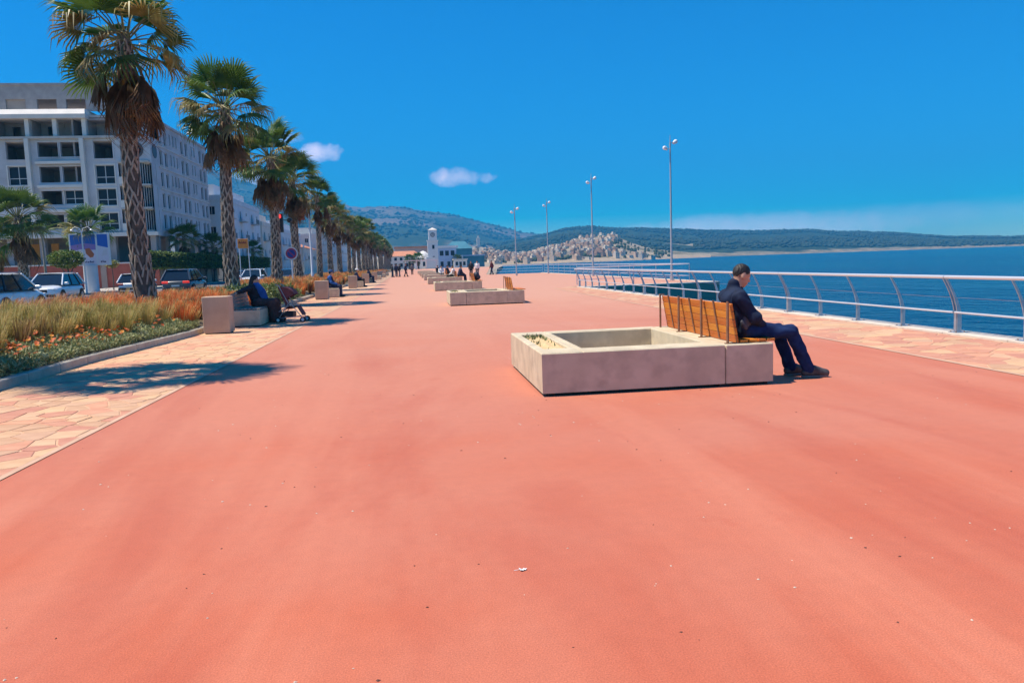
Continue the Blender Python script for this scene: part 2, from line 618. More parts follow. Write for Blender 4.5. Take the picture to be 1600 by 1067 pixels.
rb = [(xr(-8) - 0.05, -8), (8.9, -8), (8.9, 41.2), (8.55, 41.2), (xr(39.5) - 0.05, 39.5)]
prr = MB().add([(x, y, -0.0015) for x, y in rb], [tuple(range(len(rb)))]).build('pavement_right', m_joint)
tag(prr, kind='structure')
cells = crazy(6.4, 8.9, 6.8, 40, 0.34, 5, [(-1, 0.0225, -(6.7 - 8 * 0.0225) - 0.05), (1, 0, 8.83), (0, 1, 40)])
lay(prr, cells, 13, 300, (3, 8, 2))

def edging(pts, name, w, z):
    b = MB()
    for (x0, y0), (x1, y1) in zip(pts, pts[1:]):
        d = Vector((x1 - x0, y1 - y0)).normalized()
        nx, ny = -d.y * w / 2, d.x * w / 2
        b.add([(x0 - nx, y0 - ny, z), (x1 - nx, y1 - ny, z), (x1 + nx, y1 + ny, z), (x0 + nx, y0 + ny, z)], [(0, 1, 2, 3)])
    o = b.build(name, m_edge)
    return tag(o, kind='structure')
edging([(xl(y) - 0.02, y) for y in (-8, 6, 12, 18, 24, 30, 290)], 'path_edging_left', 0.06, 0.006)
edging([(xr(y) + 0.03, y) for y in (-8, 39.5)], 'path_edging_right', 0.07, 0.006)

# quay coping under the railing, one stone after the other
cop = MB().box(8.88, 9.22, -60, 39.9, -0.03, -0.010).build('quay_edge', m_quay)
tag(cop, kind='structure')
m_cop = mat('pale coping stone', (0.58, 0.50, 0.41), (0.68, 0.60, 0.50), scale=4, rough=0.85, bump=0.3, rnd=0.05)
cme = MB().cbox(0, 0.42, 0.004, 1.436, -0.35, 0.035, 0.008).mesh('coping_stone', m_cop)
for i in range(24):
    obj_of(cme, 'coping_stone', cop, (8.86, 6.1 + 1.44 * i, 0))
# pale margin of the jetty
jt = MB()
jt.box(9.22, 16.62, 39.88, 40.6, -0.034, 0.03)
jt.box(16.2, 16.64, 40.6, 95, -0.034, 0.03)
tag(jt.build('jetty_margin', m_cop), kind='structure')

# water
def make_water():
    m = bpy.data.materials.new('sea water')
    m.use_nodes = True
    nt = m.node_tree
    N, L = nt.nodes.new, nt.links.new
    p = nt.nodes['Principled BSDF']
    p.inputs['Roughness'].default_value = 0.16
    p.inputs['IOR'].default_value = 1.33
    p.inputs['Specular IOR Level'].default_value = 0.12
    tc = N('ShaderNodeTexCoord')
    h = None
    for sc, st, w in ((0.35, (1.0, 0.55, 1), 1.0), (1.1, (1.0, 0.6, 1), 0.5), (3.6, (1, 0.7, 1), 0.2), (0.06, (1, 0.6, 1), 1.2)):
        mp = N('ShaderNodeMapping')
        mp.inputs['Scale'].default_value = st
        mp.inputs['Rotation'].default_value = (0, 0, 0.5)
        L(tc.outputs['Object'], mp.inputs[0])
        n = N('ShaderNodeTexNoise')
        n.inputs['Scale'].default_value = sc
        n.inputs['Detail'].default_value = 3
        n.inputs['Distortion'].default_value = 0.4
        L(mp.outputs[0], n.inputs['Vector'])
        ml = N('ShaderNodeMath')
        ml.operation = 'MULTIPLY'
        L(n.outputs[0], ml.inputs[0])
        ml.inputs[1].default_value = w
        if h is None:
            h = ml.outputs[0]
        else:
            ad = N('ShaderNodeMath')
            L(h, ad.inputs[0])
            L(ml.outputs[0], ad.inputs[1])
            h = ad.outputs[0]
    b = N('ShaderNodeBump')
    b.inputs['Strength'].default_value = 0.9
    b.inputs['Distance'].default_value = 1.3
    L(h, b.inputs['Height'])
    L(b.outputs[0], p.inputs['Normal'])
    # deep blue with greener patches over the shallows
    n = N('ShaderNodeTexNoise')
    n.inputs['Scale'].default_value = 0.02
    n.inputs['Detail'].default_value = 4
    L(tc.outputs['Object'], n.inputs['Vector'])
    r = N('ShaderNodeValToRGB')
    r.color_ramp.elements[0].position = 0.4
    r.color_ramp.elements[1].position = 0.65
    r.color_ramp.elements[0].color = (0.0002, 0.040, 0.112, 1)
    r.color_ramp.elements[1].color = (0.0004, 0.070, 0.132, 1)
    L(n.outputs[0], r.inputs[0])
    # whitecaps
    n2 = N('ShaderNodeTexNoise')
    n2.inputs['Scale'].default_value = 1.4
    n2.inputs['Detail'].default_value = 6
    n2.inputs['Roughness'].default_value = 0.7
    L(tc.outputs['Object'], n2.inputs['Vector'])
    r2 = N('ShaderNodeValToRGB')
    r2.color_ramp.elements[0].position = 0.74
    r2.color_ramp.elements[1].position = 0.80
    L(n2.outputs[0], r2.inputs[0])
    mx = N('ShaderNodeMix')
    mx.data_type = 'RGBA'
    L(r2.outputs[0], mx.inputs['Factor'])
    L(r.outputs[0], mx.inputs[6])
    mx.inputs[7].default_value = (0.7, 0.75, 0.78, 1)
    L(mx.outputs[2], p.inputs['Base Color'])
    return m
WZ = -0.95
wat = MB().add([(-200, -300, WZ), (9000, -300, WZ), (9000, 9000, WZ), (-200, 9000, WZ)], [(0, 1, 2, 3)]).build('sea', make_water())
tag(wat, kind='structure')

# planting bed between promenade and road
def bedz(X, Y):
    xe = np.interp(Y, [p[1] for p in KERB], [p[0] for p in KERB]) - 0.155
    t = np.clip((xe - X) / 5.9, 0, 1)
    return 0.10 + 0.32 * np.sin(np.pi * np.clip(t * 1.05, 0, 1)) ** 0.85
m_soil = mat('bed soil', (0.10, 0.075, 0.045), (0.17, 0.13, 0.075), scale=6, rough=1.0, bump=0.6)
ys = np.concatenate([np.linspace(-8, 60, 60), np.linspace(64, 290, 20)])
ts = np.linspace(0, 1, 14)
V = []
for y in ys:
    x0 = xk(y) - 0.155
    for t in ts:
        x = x0 + (-11.4 - x0) * t
        V.append((x, y, bedz(x, y)))
nx = len(ts)
F = [(i * nx + j, i * nx + j + 1, (i + 1) * nx + j + 1, (i + 1) * nx + j) for i in range(len(ys) - 1) for j in range(nx - 1)]
tag(obj_of(mesh_np('planting_bed', V, np.array(F)[:, ::-1], m_soil, True), 'planting_bed'), kind='structure')
m_kerb = mat('kerb concrete', (0.40, 0.35, 0.28), (0.50, 0.44, 0.35), scale=5, rough=0.85, bump=0.3, rnd=0.06)
kroot = MB().box(-5.06, -4.98, 40, 290, -0.03, 0.13).build('kerb', m_kerb)
tag(kroot, kind='structure')
def along(pts, step):
    out = []
    for (x0, y0), (x1, y1) in zip(pts, pts[1:]):
        l = math.hypot(x1 - x0, y1 - y0)
        n = max(1, round(l / step))
        for i in range(n):
            out.append((x0 + (x1 - x0) * i / n, y0 + (y1 - y0) * i / n, l / n, math.atan2(-(x1 - x0), y1 - y0)))
    return out
km = MB().cbox(-0.16, 0, 0.004, 0.996, -0.03, 0.135, 0.012).mesh('kerb_stone', m_kerb)
for x, y, l, a in along([(-5.38, 5.5), (-5.38, 13.5), (-5.0, 18.2), (-4.95, 40)], 1.0):
    obj_of(km, 'kerb_stone', kroot, (x, y, 0), (0, 0, a), (1, l, 1))

# road beyond the bed
m_road = mat('worn asphalt', (0.13, 0.13, 0.135), (0.18, 0.175, 0.17), scale=2.5, rough=0.9, bump=0.2)
tag(MB().add([(-26, -60, -0.016), (-11.3, -60, -0.016), (-11.3, 300, -0.016), (-26, 300, -0.016)], [(0, 1, 2, 3)]).build('road', m_road), kind='structure')
m_white = mat('white road paint', (0.72, 0.72, 0.70), rough=0.7)
rm = MB()
for i in range(50):
    rm.add([(-18.7, i * 6 - 10, -0.012), (-18.55, i * 6 - 10, -0.012), (-18.55, i * 6 - 7, -0.012), (-18.7, i * 6 - 7, -0.012)], [(0, 1, 2, 3)])
tag(rm.build('road_markings', m_white), kind='structure')
m_walk = mat('pavement slabs', (0.40, 0.36, 0.32), (0.48, 0.44, 0.39), scale=2, rough=0.9)
tag(MB().box(-33, -26, -60, 300, -0.028, 0.12).build('far_pavement', m_walk), kind='structure')
tag(MB().box(-11.55, -11.35, -60, 290, -0.028, 0.14).build('road_kerb', m_kerb), kind='structure')

# ------------------------------------------------------------------ far land
def interp(tab, az):
    return np.interp(az, [a for a, _ in tab], [e for _, e in tab])
TERR = {}
def terrain(name, tab, az0, az1, na, r0, r1, r2, nr, material, amp, nscale, seed, power=1.25, base=-2.0, ridge=1.0):
    az = np.linspace(az0, az1, na)
    rf = np.concatenate([np.linspace(0, 1, nr), np.linspace(1.05, 2, max(6, nr // 4))])
    A, T = np.meshgrid(az, rf, indexing='ij')
    r0a = r0(az)[:, None] if callable(r0) else r0
    Rr = np.where(T <= 1, r0a + (r1 - r0a) * T, r1 + (r2 - r1) * (T - 1))
    zr = r1 * np.tan(np.radians(interp(tab, A))) + 1.45
    s = np.where(T <= 1, np.clip(T, 0, 1) ** power, np.clip(1 - 0.7 * (T - 1), 0, 1))
    X, Y = Rr * np.sin(np.radians(A)), Rr * np.cos(np.radians(A))
    P = np.stack([X, Y], -1).reshape(-1, 2)
    nz = sum(vnoise(P / (nscale / 2 ** k), seed + k).reshape(X.shape) / 1.8 ** k for k in range(5))
    Z = base + (zr - base) * s + amp * nz * np.minimum(1, 4 * np.clip(T, 0, 1) * (1.02 - ridge * 0.75 * np.clip(T, 0, 1))) * np.clip(zr / zr.max() + 0.15, 0, 1)
    Z += RNG.normal(size=Z.shape) * amp * 0.03
    V = np.stack([X, Y, Z], -1).reshape(-1, 3)
    n1 = len(rf)
    ii, jj = np.meshgrid(np.arange(na - 1), np.arange(n1 - 1), indexing='ij')
    a = (ii * n1 + jj).ravel()
    F = np.stack([a, a + n1, a + n1 + 1, a + 1], -1)[:, ::-1]
    o = obj_of(mesh_np(name, V, F, material, True), name)
    tag(o, kind='structure')
    TERR[name] = (X, Y, Z, T)
    return o, (lambda aq, tq: None), (az, rf, X, Y, Z)
def hill_mat(name, forest, forest2, bare, bare2, scale, lo, hi, zlow=None, lowcol=None, fine=0.06):
    m = bpy.data.materials.new(name)
    m.use_nodes = True
    nt = m.node_tree
    N, L = nt.nodes.new, nt.links.new
    p = nt.nodes['Principled BSDF']
    p.inputs['Roughness'].default_value = 1.0
    p.inputs['Specular IOR Level'].default_value = 0.1
    g = N('ShaderNodeNewGeometry')
    def noise(s, d=6, rough=0.6):
        n = N('ShaderNodeTexNoise')
        n.inputs['Scale'].default_value = s
        n.inputs['Detail'].default_value = d
        n.inputs['Roughness'].default_value = rough
        L(g.outputs['Position'], n.inputs['Vector'])
        return n.outputs[0]
    def ramp(src, a, b, ca, cb):
        r = N('ShaderNodeValToRGB')
        r.color_ramp.elements[0].position = a
        r.color_ramp.elements[1].position = b
        r.color_ramp.elements[0].color = (*ca, 1)
        r.color_ramp.elements[1].color = (*cb, 1)
        L(src, r.inputs[0])
        return r.outputs[0]
    def mix(f, a, b):
        x = N('ShaderNodeMix')
        x.data_type = 'RGBA'
        L(f, x.inputs['Factor'])
        L(a, x.inputs[6])
        L(b, x.inputs[7])
        return x.outputs[2]
    fo = ramp(noise(fine, 4, 0.7), 0.35, 0.65, forest, forest2)
    ba = ramp(noise(fine * 0.8, 5, 0.7), 0.35, 0.65, bare, bare2)
    f = ramp(noise(scale, 7, 0.62), lo, hi, (0, 0, 0), (1, 1, 1))
    col = mix(f, fo, ba)
    if zlow is not None:
        sp = N('ShaderNodeSeparateXYZ')
        L(g.outputs['Position'], sp.inputs[0])
        ad = N('ShaderNodeMath')
        ad.operation = 'MULTIPLY_ADD'
        L(noise(scale * 3, 5), ad.inputs[0])
        ad.inputs[1].default_value = zlow * 2.6
        L(sp.outputs['Z'], ad.inputs[2])
        mr = N('ShaderNodeMapRange')
        mr.inputs['From Min'].default_value = zlow * 2.4
        mr.inputs['From Max'].default_value = zlow * 2.0
        L(ad.outputs[0], mr.inputs[0])
        lc = ramp(noise(fine, 5, 0.7), 0.35, 0.62, lowcol[0], lowcol[1])
        col = mix(mr.outputs[0], col, lc)
    L(col, p.inputs['Base Color'])
    b = N('ShaderNodeBump')
    b.inputs['Strength'].default_value = 0.8
    b.inputs['Distance'].default_value = 6
    L(noise(fine, 4, 0.7), b.inputs['Height'])
    L(b.outputs[0], p.inputs['Normal'])
    return m
TA = [(-60, 4.5), (-40, 6.0), (-25, 7.0), (-14.5, 7.0), (-12.7, 6.33), (-12.0, 6.07), (-10.4, 5.81), (-8.3, 5.58), (-6.1, 5.16), (-4.1, 4.68), (-2.8, 4.52), (0.2, 4.31), (2.05, 3.9), (4.8, 3.12), (7.2, 2.34), (8.3, 2.0), (10, 1.7), (11.4, 1.2), (14, 0.5)]
TB = [(5, 0.9), (6.7, 1.42), (8.3, 1.74), (10, 2.06), (10.95, 2.31), (12.4, 2.44), (13.5, 2.44), (15.2, 2.19), (17, 2.07), (21.5, 1.7), (25.9, 1.47), (28.8, 1.43), (30, 1.24), (34, 0.98), (36.9, 0.67), (41, 0.45), (47, 0.38), (60, 0.3), (70, 0.1)]
TT = [(-12, 0.5), (0, 0.75), (4.8, 1.0), (6.6, 0.72), (8.3, 0.45), (9.5, 0.66), (10.9, 1.04), (12.3, 1.45), (13.8, 1.68), (15.2, 1.72), (16.3, 1.15), (17.4, 0.75), (19, 0.45), (22, 0.1)]
m_mt = hill_mat('mountain scrub', (0.030, 0.050, 0.030), (0.055, 0.080, 0.045), (0.17, 0.13, 0.11), (0.24, 0.19, 0.15), 0.0016, 0.51, 0.64, 60, ((0.28, 0.21, 0.16), (0.12, 0.12, 0.08)), 0.02)
terrain('mountain', TA, -60, 14, 260, 1500, 4000, 4900, 90, m_mt, 80, 900, 3, 1.15, 0.0)
m_hb = hill_mat('pine forest hill', (0.012, 0.026, 0.018), (0.055, 0.080, 0.045), (0.33, 0.27, 0.18), (0.40, 0.33, 0.23), 0.005, 0.60, 0.66, 5.0, ((0.36, 0.29, 0.20), (0.13, 0.12, 0.08)), 0.045)
terrain('headland', TB, 5, 70, 320, lambda a: np.interp(a, [5, 16, 20, 30, 45, 70], [1200, 1150, 1250, 1450, 1750, 2300]), 2600, 3600, 70, m_hb, 9, 260, 9, 0.8, -3.0, 1.0)
m_tt = hill_mat('town hillside', (0.10, 0.10, 0.06), (0.20, 0.17, 0.11), (0.36, 0.29, 0.20), (0.44, 0.36, 0.26), 0.01, 0.42, 0.56, 3.0, ((0.44, 0.34, 0.24), (0.34, 0.27, 0.19)), 0.06)
_, _, TG = terrain('town_hillside', TT, -12, 22, 140, lambda a: np.interp(a, [-12, 4, 8, 16, 19, 22], [520, 560, 640, 760, 900, 1050]), 1080, 1500, 40, m_tt, 1.6, 80, 21, 1.0, -2.0)
def town_z(az, t):
    a, rf, X, Y, Z = TG
    i = int(np.clip(np.searchsorted(a, az), 1, len(a) - 1))
    j = int(np.clip(np.searchsorted(rf, t), 1, len(rf) - 1))
    return X[i, j], Y[i, j], Z[i, j]

# pines on the headland and scrub on the mountain: small ragged crowns scattered over the slopes
def forest(src, name, n, lo, hi, size, material, label, seed):
    r = np.random.default_rng(seed)
    X, Y, Z, T = TERR[src]
    na, nr = X.shape
    i = r.integers(0, na - 1, n * 2)
    tq = r.random(n * 2)
    j = np.minimum((r.uniform(lo, hi, n * 2) * (nr - 2)).astype(int), nr - 2)
    u, v = r.random(n * 2), r.random(n * 2)
    def lerp(A):
        return (A[i, j] * (1 - u) + A[i + 1, j] * u) * (1 - v) + (A[i, j + 1] * (1 - u) + A[i + 1, j + 1] * u) * v
    P = np.stack([lerp(X), lerp(Y), lerp(Z)], -1)
    keep = vnoise(P[:, :2] / 120.0, seed) > -0.25
    P = P[keep][:n]
    n = len(P)
    s = size * r.uniform(0.6, 1.4, n)
    base = np.array([(1, 0, 0.3), (0.5, 0.87, 0.25), (-0.5, 0.87, 0.35), (-1, 0, 0.25), (-0.5, -0.87, 0.3), (0.5, -0.87, 0.35), (0.15, 0.1, 1.25), (0, 0, -0.3)])
    V = (base[None] * r.uniform(0.75, 1.25, (n, 8, 1))) * s[:, None, None] * np.array([1, 1, 0.8]) + P[:, None]
    f = np.array([(k, (k + 1) % 6, 6) for k in range(6)] + [((k + 1) % 6, k, 7) for k in range(6)])
    F = (np.arange(n) * 8)[:, None, None] + f[None]
    o = obj_of(mesh_np(name, V.reshape(-1, 3), F.reshape(-1, 3), material), name)
    tag(o, label, 'trees', kind='stuff')
m_pine = mat('distant pine', (0.018, 0.036, 0.022), (0.036, 0.056, 0.031), scale=0.05, rough=1.0)
forest('headland', 'headland_pines', 14000, 0.10, 0.80, 4.4, m_pine, 'dark pine forest covering the headland across the bay', 5)
forest('mountain', 'mountain_scrub', 7000, 0.12, 0.80, 8.0, m_pine, 'dark scrub patches on the mountain slopes', 6)
# ------------------------------------------------------------------ concrete planters with benches
m_con = mat('cast concrete', (0.56, 0.465, 0.315), (0.65, 0.55, 0.385), scale=3.0, rough=0.88, bump=0.35, bscale=90, bdist=0.004, c3=(0.48, 0.40, 0.28), s3=5.0)
m_con2 = mat('cast concrete chip', (0.38, 0.34, 0.29), (0.44, 0.39, 0.33), scale=60, rough=0.9)
m_wood = mat('varnished slats', (0.60, 0.155, 0.010), (0.68, 0.215, 0.022), scale=3, rough=0.5, bump=0.15, stretch=(8, 1, 8), rnd=0.14)
m_rust = mat('brown painted steel', (0.22, 0.10, 0.055), (0.30, 0.15, 0.085), scale=9, rough=0.6, metal=0.2)
m_sand = mat('sandy soil', (0.62, 0.42, 0.20), (0.72, 0.52, 0.28), scale=14, rough=1.0, bump=0.8, bscale=40)
m_dk = mat('undercut shade and shim', (0.03, 0.028, 0.025), rough=1.0)  # plinths near black: the shade of the undercut is put into their colour
m_leafg = mat('low weed', (0.09, 0.13, 0.05), (0.16, 0.20, 0.09), scale=8, rough=0.8)
PH = 0.47
def ring(b, x0, x1, y0, y1, z0, z1, hx0, hx1, hy0, hy1):
    """block with a rectangular well, edges slightly chamfered."""
    c = 0.012
    def rect(x0, x1, y0, y1, z):
        return [(x0, y0, z), (x1, y0, z), (x1, y1, z), (x0, y1, z)]
    vs = rect(x0, x1, y0, y1, z0) + rect(x0, x1, y0, y1, z1 - c) + rect(x0 + c, x1 - c, y0 + c, y1 - c, z1) + \
        rect(hx0 - c, hx1 + c, hy0 - c, hy1 + c, z1) + rect(hx0, hx1, hy0, hy1, z1 - c) + rect(hx0, hx1, hy0, hy1, z0)
    fs = []
    for k in range(5):
        for i in range(4):
            fs.append((4 * k + i, 4 * k + (i + 1) % 4, 4 * k + 4 + (i + 1) % 4, 4 * k + 4 + i))
    b.add(vs, fs)
    return b
W0, W1, D = 0.0, 2.61, 2.55   # outer width and depth
PLm = {}
def planter_meshes(var):
    """var 0: long block then bench block at the right; var 1: short soil block at the left then the long one."""
    out = []
    xj = 2.05 if var == 0 else 0.56
    a, b = MB(), MB()
    t = 0.14
    if var == 0:
        # long block carries the soil well and the open well
        x1 = xj - 0.006
        xs = [0, 0.10, 0.40, 0.50, x1 - 0.004, x1]
        ring(a, 0, 0.455, 0, D, 0.035, PH, 0.10, 0.385, 0.42, D - 0.32)
        ring(a, 0.455, x1, 0, D, 0.035, PH, 0.52, x1 - 0.002 - 0.10, 0.34, D - 0.25)
        b.cbox(xj + 0.006, W1, 0, D, 0.035, PH - 0.004, 0.012)
    else:
        ring(a, 0, xj - 0.006, 0, D, 0.035, PH, 0.10, 0.40, 0.42, D - 0.32)
        ring(b, xj + 0.006, 2.0, 0, D, 0.035, PH, xj + 0.09, 1.90, 0.34, D - 0.25)
        b.cbox(2.0, W1, 0.0, D, 0.035, PH - 0.004, 0.012)
    base = MB().box(0.05, W1 - 0.05, 0.05, D - 0.05, 0.0, 0.034)
    floor_ = MB().box(0.53 if var == 0 else xj + 0.10, 1.93 if var == 0 else 1.89, 0.35, D - 0.26, 0.034, 0.05)
    chip = MB().box(xj - 0.07, xj + 0.07, 0.012, 0.06, 0.0, 0.045)
    soil = MB()
    rr = random.Random(var)
    n = 10
    vs = [(0.10 + 0.29 * i / n, 0.42 + (D - 0.74) * j / n, PH - 0.04 + rr.uniform(-0.012, 0.02)) for j in range(n + 1) for i in range(n + 1)]
    soil.add(vs, [(j * (n + 1) + i, j * (n + 1) + i + 1, (j + 1) * (n + 1) + i + 1, (j + 1) * (n + 1) + i) for j in range(n) for i in range(n)])
    weeds = MB()
    for _ in range(260):
        u = rr.random() ** 0.5
        x, y, w, h = rr.uniform(0.11, 0.37), 0.45 + (D - 0.80) * u, rr.uniform(0, 6.28), rr.uniform(0.03, 0.10)
        if rr.random() > u ** 4 * 0.9 + 0.05:
            continue
        dx, dy = math.cos(w) * 0.012, math.sin(w) * 0.012
        lx, ly = rr.uniform(-0.04, 0.04), rr.uniform(-0.04, 0.04)
        weeds.add([(x - dx, y - dy, PH - 0.04), (x + dx, y + dy, PH - 0.04), (x + lx, y + ly, PH - 0.04 + h*0.7)], [(0, 1, 2)])
    return [('block', a.mesh('block', m_con)), ('bench_block', b.mesh('bench_block', m_con)), ('plinth', base.mesh('plinth', m_dk)),
            ('well_floor', floor_.mesh('well_floor', m_con)), ('shim', chip.mesh('shim', m_dk)), ('soil', soil.mesh('soil', m_sand, True)), ('weeds', weeds.mesh('weeds', m_leafg))]
def bench_parts(root, x0, x1, y0, y1, z, bays=3, rows=5, flip=1, wood=None):
    """slatted seat and leaning back on a concrete block; the back stands on the x0 side and the seat looks to x1."""
    wood = wood or m_wood
    L = (y1 - y0) / bays
    slat = MB().cbox(-0.011, 0.011, 0.012, L - 0.012, -0.042, 0.042, 0.004).mesh('back_slat', wood)
    seat = MB().cbox(-0.045, 0.045, 0.006, L - 0.006, 0, 0.028, 0.004).mesh('seat_slat', wood)
    lean = 0.17
    nseat = int(round(abs(x1 - x0) / 0.105))
    for i in range(bays):
        for k in range(rows):
            h = 0.05 + 0.088 * k
            o = obj_of(slat, 'back_slat', root, (x0 + flip * (0.03 - h * lean), y0 + i * L, z + h))
            o.rotation_euler = (0, -flip * math.atan(lean), 0)
        for k in range(nseat):
            obj_of(seat, 'seat_slat', root, (x0 + flip * (0.10 + 0.105 * k), y0 + i * L, z + 0.012))
    fr = MB()
    w = 0.016
    fr.box(-w / 2, w / 2, -0.02, 0.02, 0, rows * 0.088 + 0.03)
    fme = fr.mesh('support', m_rust)
    st = MB()
    hh = rows * 0.088 + 0.02
    st.add([(-0.006, -0.016, 0.02), (0.006, -0.016, 0.02), (0.006, 0.016, 0.02), (-0.006, 0.016, 0.02)] +
           [(-0.006 - flip * hh * lean, -0.016, hh), (0.006 - flip * hh * lean, -0.016, hh), (0.006 - flip * hh * lean, 0.016, hh), (-0.006 - flip * hh * lean, 0.016, hh)],
           [(3, 2, 1, 0), (4, 5, 6, 7), (0, 1, 5, 4), (1, 2, 6, 5), (2, 3, 7, 6), (3, 0, 4, 7)])
    sme = st.mesh('strut', m_rust)
    foot = MB().box(-0.10, 0.10, -0.014, 0.014, 0, 0.010).mesh('foot', m_rust)
    for i in range(bays):
        yy = y0 + i * L + (0.02 if i else 0.03)
        obj_of(fme, 'support', root, (x0 - flip * 0.085, yy, z))
        obj_of(foot, 'foot', root, (x0 - flip * 0.02, yy, z))
        obj_of(sme, 'strut', root, (x0 + flip * 0.012, y0 + (i + 0.62) * L, z))
    obj_of(fme, 'support', root, (x0 - flip * 0.085, y1 - 0.02, z))
    obj_of(fme, 'brace', root, (x0 - flip * 0.085, y1 - 0.02, z + rows * 0.088 + 0.02), (0, R(90) * flip, 0), (1, 1, 0.12))
VM = [planter_meshes(0), planter_meshes(1)]
PL = [(1.35, 8.02, 0), (1.34, 26.7, 1), (1.33, 42.6, 0), (1.32, 58.5, 1), (1.32, 74.0, 0), (1.32, 89.0, 1), (1.32, 104.0, 0), (1.32, 119.0, 1), (1.32, 134.0, 0)]
plab = ['large concrete planter block with slatted bench nearest the camera, man sitting on it',
        'second concrete planter bench from the camera, nobody sitting on it',
        'third concrete planter bench from the camera, dark bag on its seat',
        'fourth concrete planter bench in the row, people in dark clothes on it',
        'fifth concrete planter bench in the row, person in white on it',
        'sixth concrete planter bench in the row along the promenade',
        'seventh concrete planter bench, far along the promenade',
        'eighth concrete planter bench, far along the promenade',
        'last and farthest concrete planter bench of the row']
for (x, y, v), lab in zip(PL, plab):
    t = thing('planter_bench', lab, 'planter bench', (x, y, 0), 0, 'planter benches along the promenade')
    for nm, me in VM[v]:
        o = obj_of(me, nm, t)
        if nm == 'weeds':
            tag(o, kind='stuff')
    if y < 95:
        bench_parts(t, 2.20, W1 - 0.02, 0.06, D - 0.12 if v == 0 else 1.95, PH - 0.004, rows=5)

# ------------------------------------------------------------------ left-hand benches and tall concrete boxes
m_bin = mat('tan concrete', (0.50, 0.34, 0.235), (0.57, 0.40, 0.28), scale=3.0, rough=0.88, bump=0.3, bscale=90, bdist=0.004)
m_wood2 = mat('weathered slats', (0.27, 0.20, 0.15), (0.36, 0.27, 0.20), scale=4, rough=0.75, stretch=(8, 1, 8), rnd=0.12)
binm = MB().cbox(0, 0.60, 0, 0.50, 0.03, 0.88, 0.014).mesh('box_body', m_bin)
bplm = MB().box(0.03, 0.57, 0.03, 0.47, 0, 0.03).mesh('plinth', m_dk)
blk = MB().cbox(0, 0.80, 0, 2.1, 0.03, 0.43, 0.012).mesh('block', m_con)
blkp = MB().box(0.03, 0.77, 0.03, 2.07, 0, 0.03).mesh('plinth', m_dk)
LB = [(-4.86, 18.75), (-4.45, 36.9), (-4.32, 55.0), (-4.25, 70.0), (-4.2, 86.0), (-4.2, 102.0), (-4.2, 118.0)]
binl = ['tall tan concrete box beside the flower bed nearest the camera', 'tan concrete box beside the bench of the man in a hat',
        'third tan concrete box along the bed, beside a person in white hat', 'fourth tan concrete box along the bed',
        'fifth tan concrete box along the bed', 'sixth tan concrete box, far along the bed', 'farthest tan concrete box along the bed']
benl = ['concrete bench with worn slats where the woman with the pushchair sits', 'concrete bench where the man in a hat sits',
        'third concrete bench along the flower bed', 'fourth concrete bench along the flower bed', 'fifth concrete bench along the flower bed',
        'sixth concrete bench, far along the bed', 'farthest concrete bench along the bed']
for (x, y), a, b in zip(LB, binl, benl):
    t = thing('concrete_box', a, 'concrete box', (x, y, 0), 0, 'concrete boxes along the bed')
    obj_of(binm, 'box_body', t)
    obj_of(bplm, 'plinth', t)
    t = thing('concrete_bench', b, 'bench', (x + 0.12, y + 2.0, 0), 0, 'concrete benches along the bed')
    obj_of(blk, 'block', t)
    obj_of(blkp, 'plinth', t)
    if y < 60:
        bench_parts(t, 0.12, 0.78, 0.06, 2.04, 0.43, rows=5, wood=m_wood2)

# ------------------------------------------------------------------ railing along the quay
m_rail = mat('brushed rail', (0.70, 0.71, 0.72), rough=0.34, metal=0.35, spec=0.6)
m_post = mat('galvanised plate', (0.36, 0.41, 0.48), (0.46, 0.51, 0.57), scale=9, rough=0.45, metal=0.6)
m_cable = mat('steel cable', (0.55, 0.58, 0.6), rough=0.35, metal=0.7)
XP = 8.99
def post_mesh(double):
    b = MB()
    prof = []
    for k in range(9):
        z = 0.035 + 0.90 * k / 8
        s = max(0.0, (z - 0.30) / 0.64)
        prof.append((-0.25 * s ** 1.6, z, 0.038 if z < 0.36 else 0.038 - 0.018 * min(1, (z - 0.36) / 0.4)))
    for dy in ((-0.035, 0.035) if double else (0.0,)):
        th = 0.008
        vs, fs = [], []
        for x, z, w in prof:
            vs += [(x - w, dy - th, z), (x + w, dy - th, z), (x + w, dy + th, z), (x - w, dy + th, z)]
        for i in range(len(prof) - 1):
            for k in range(4):
                fs.append((4 * i + k, 4 * i + (k + 1) % 4, 4 * i + 4 + (k + 1) % 4, 4 * i + 4 + k))
        fs += [(3, 2, 1, 0), tuple(range(len(vs) - 4, len(vs)))]
        b.add(vs, fs)
    if double:
        b.box(-0.05, 0.05, -0.027, 0.027, 0.05, 0.38)
    else:
        b.box(-0.03, 0.03, -0.02, -0.009, 0.05, 0.36)
    b.box(-0.10, 0.10, -0.09, 0.09, 0.030, 0.046)
    return b.mesh('post', m_post)
pm = [post_mesh(False), post_mesh(True)]
bolt = MB().lathe([(0.012, 0), (0.012, 0.012), (0.007, 0.016)], 6).mesh('anchor_bolt', m_rust)
t = thing('quay_railing', 'long white tube railing with curved grey posts along the quay edge', 'railing', (XP, 0, 0))
y0r = 11.66 - 1.44 * 4
NPOST = 25
for i in range(NPOST):
    y = y0r + 1.44 * i
    p = obj_of(pm[1 if i % 4 == 0 else 0], 'post', t, (0, y, 0))
    if i < 14:
        for dx in (-0.075, 0.075):
            for dy in (-0.065, 0.065):
                obj_of(bolt, 'anchor_bolt', p, (dx, dy, 0.046))
seg = MB()
hr = MB().tube([(-0.255, 0.012, 0.965), (-0.255, 5.748, 0.965)], 0.029, 12).mesh('handrail', m_rail, True)
mr_ = MB().tube([(-0.072, 0.02, 0.375), (-0.072, 5.74, 0.375)], 0.017, 8).mesh('middle_rail', m_rail, True)
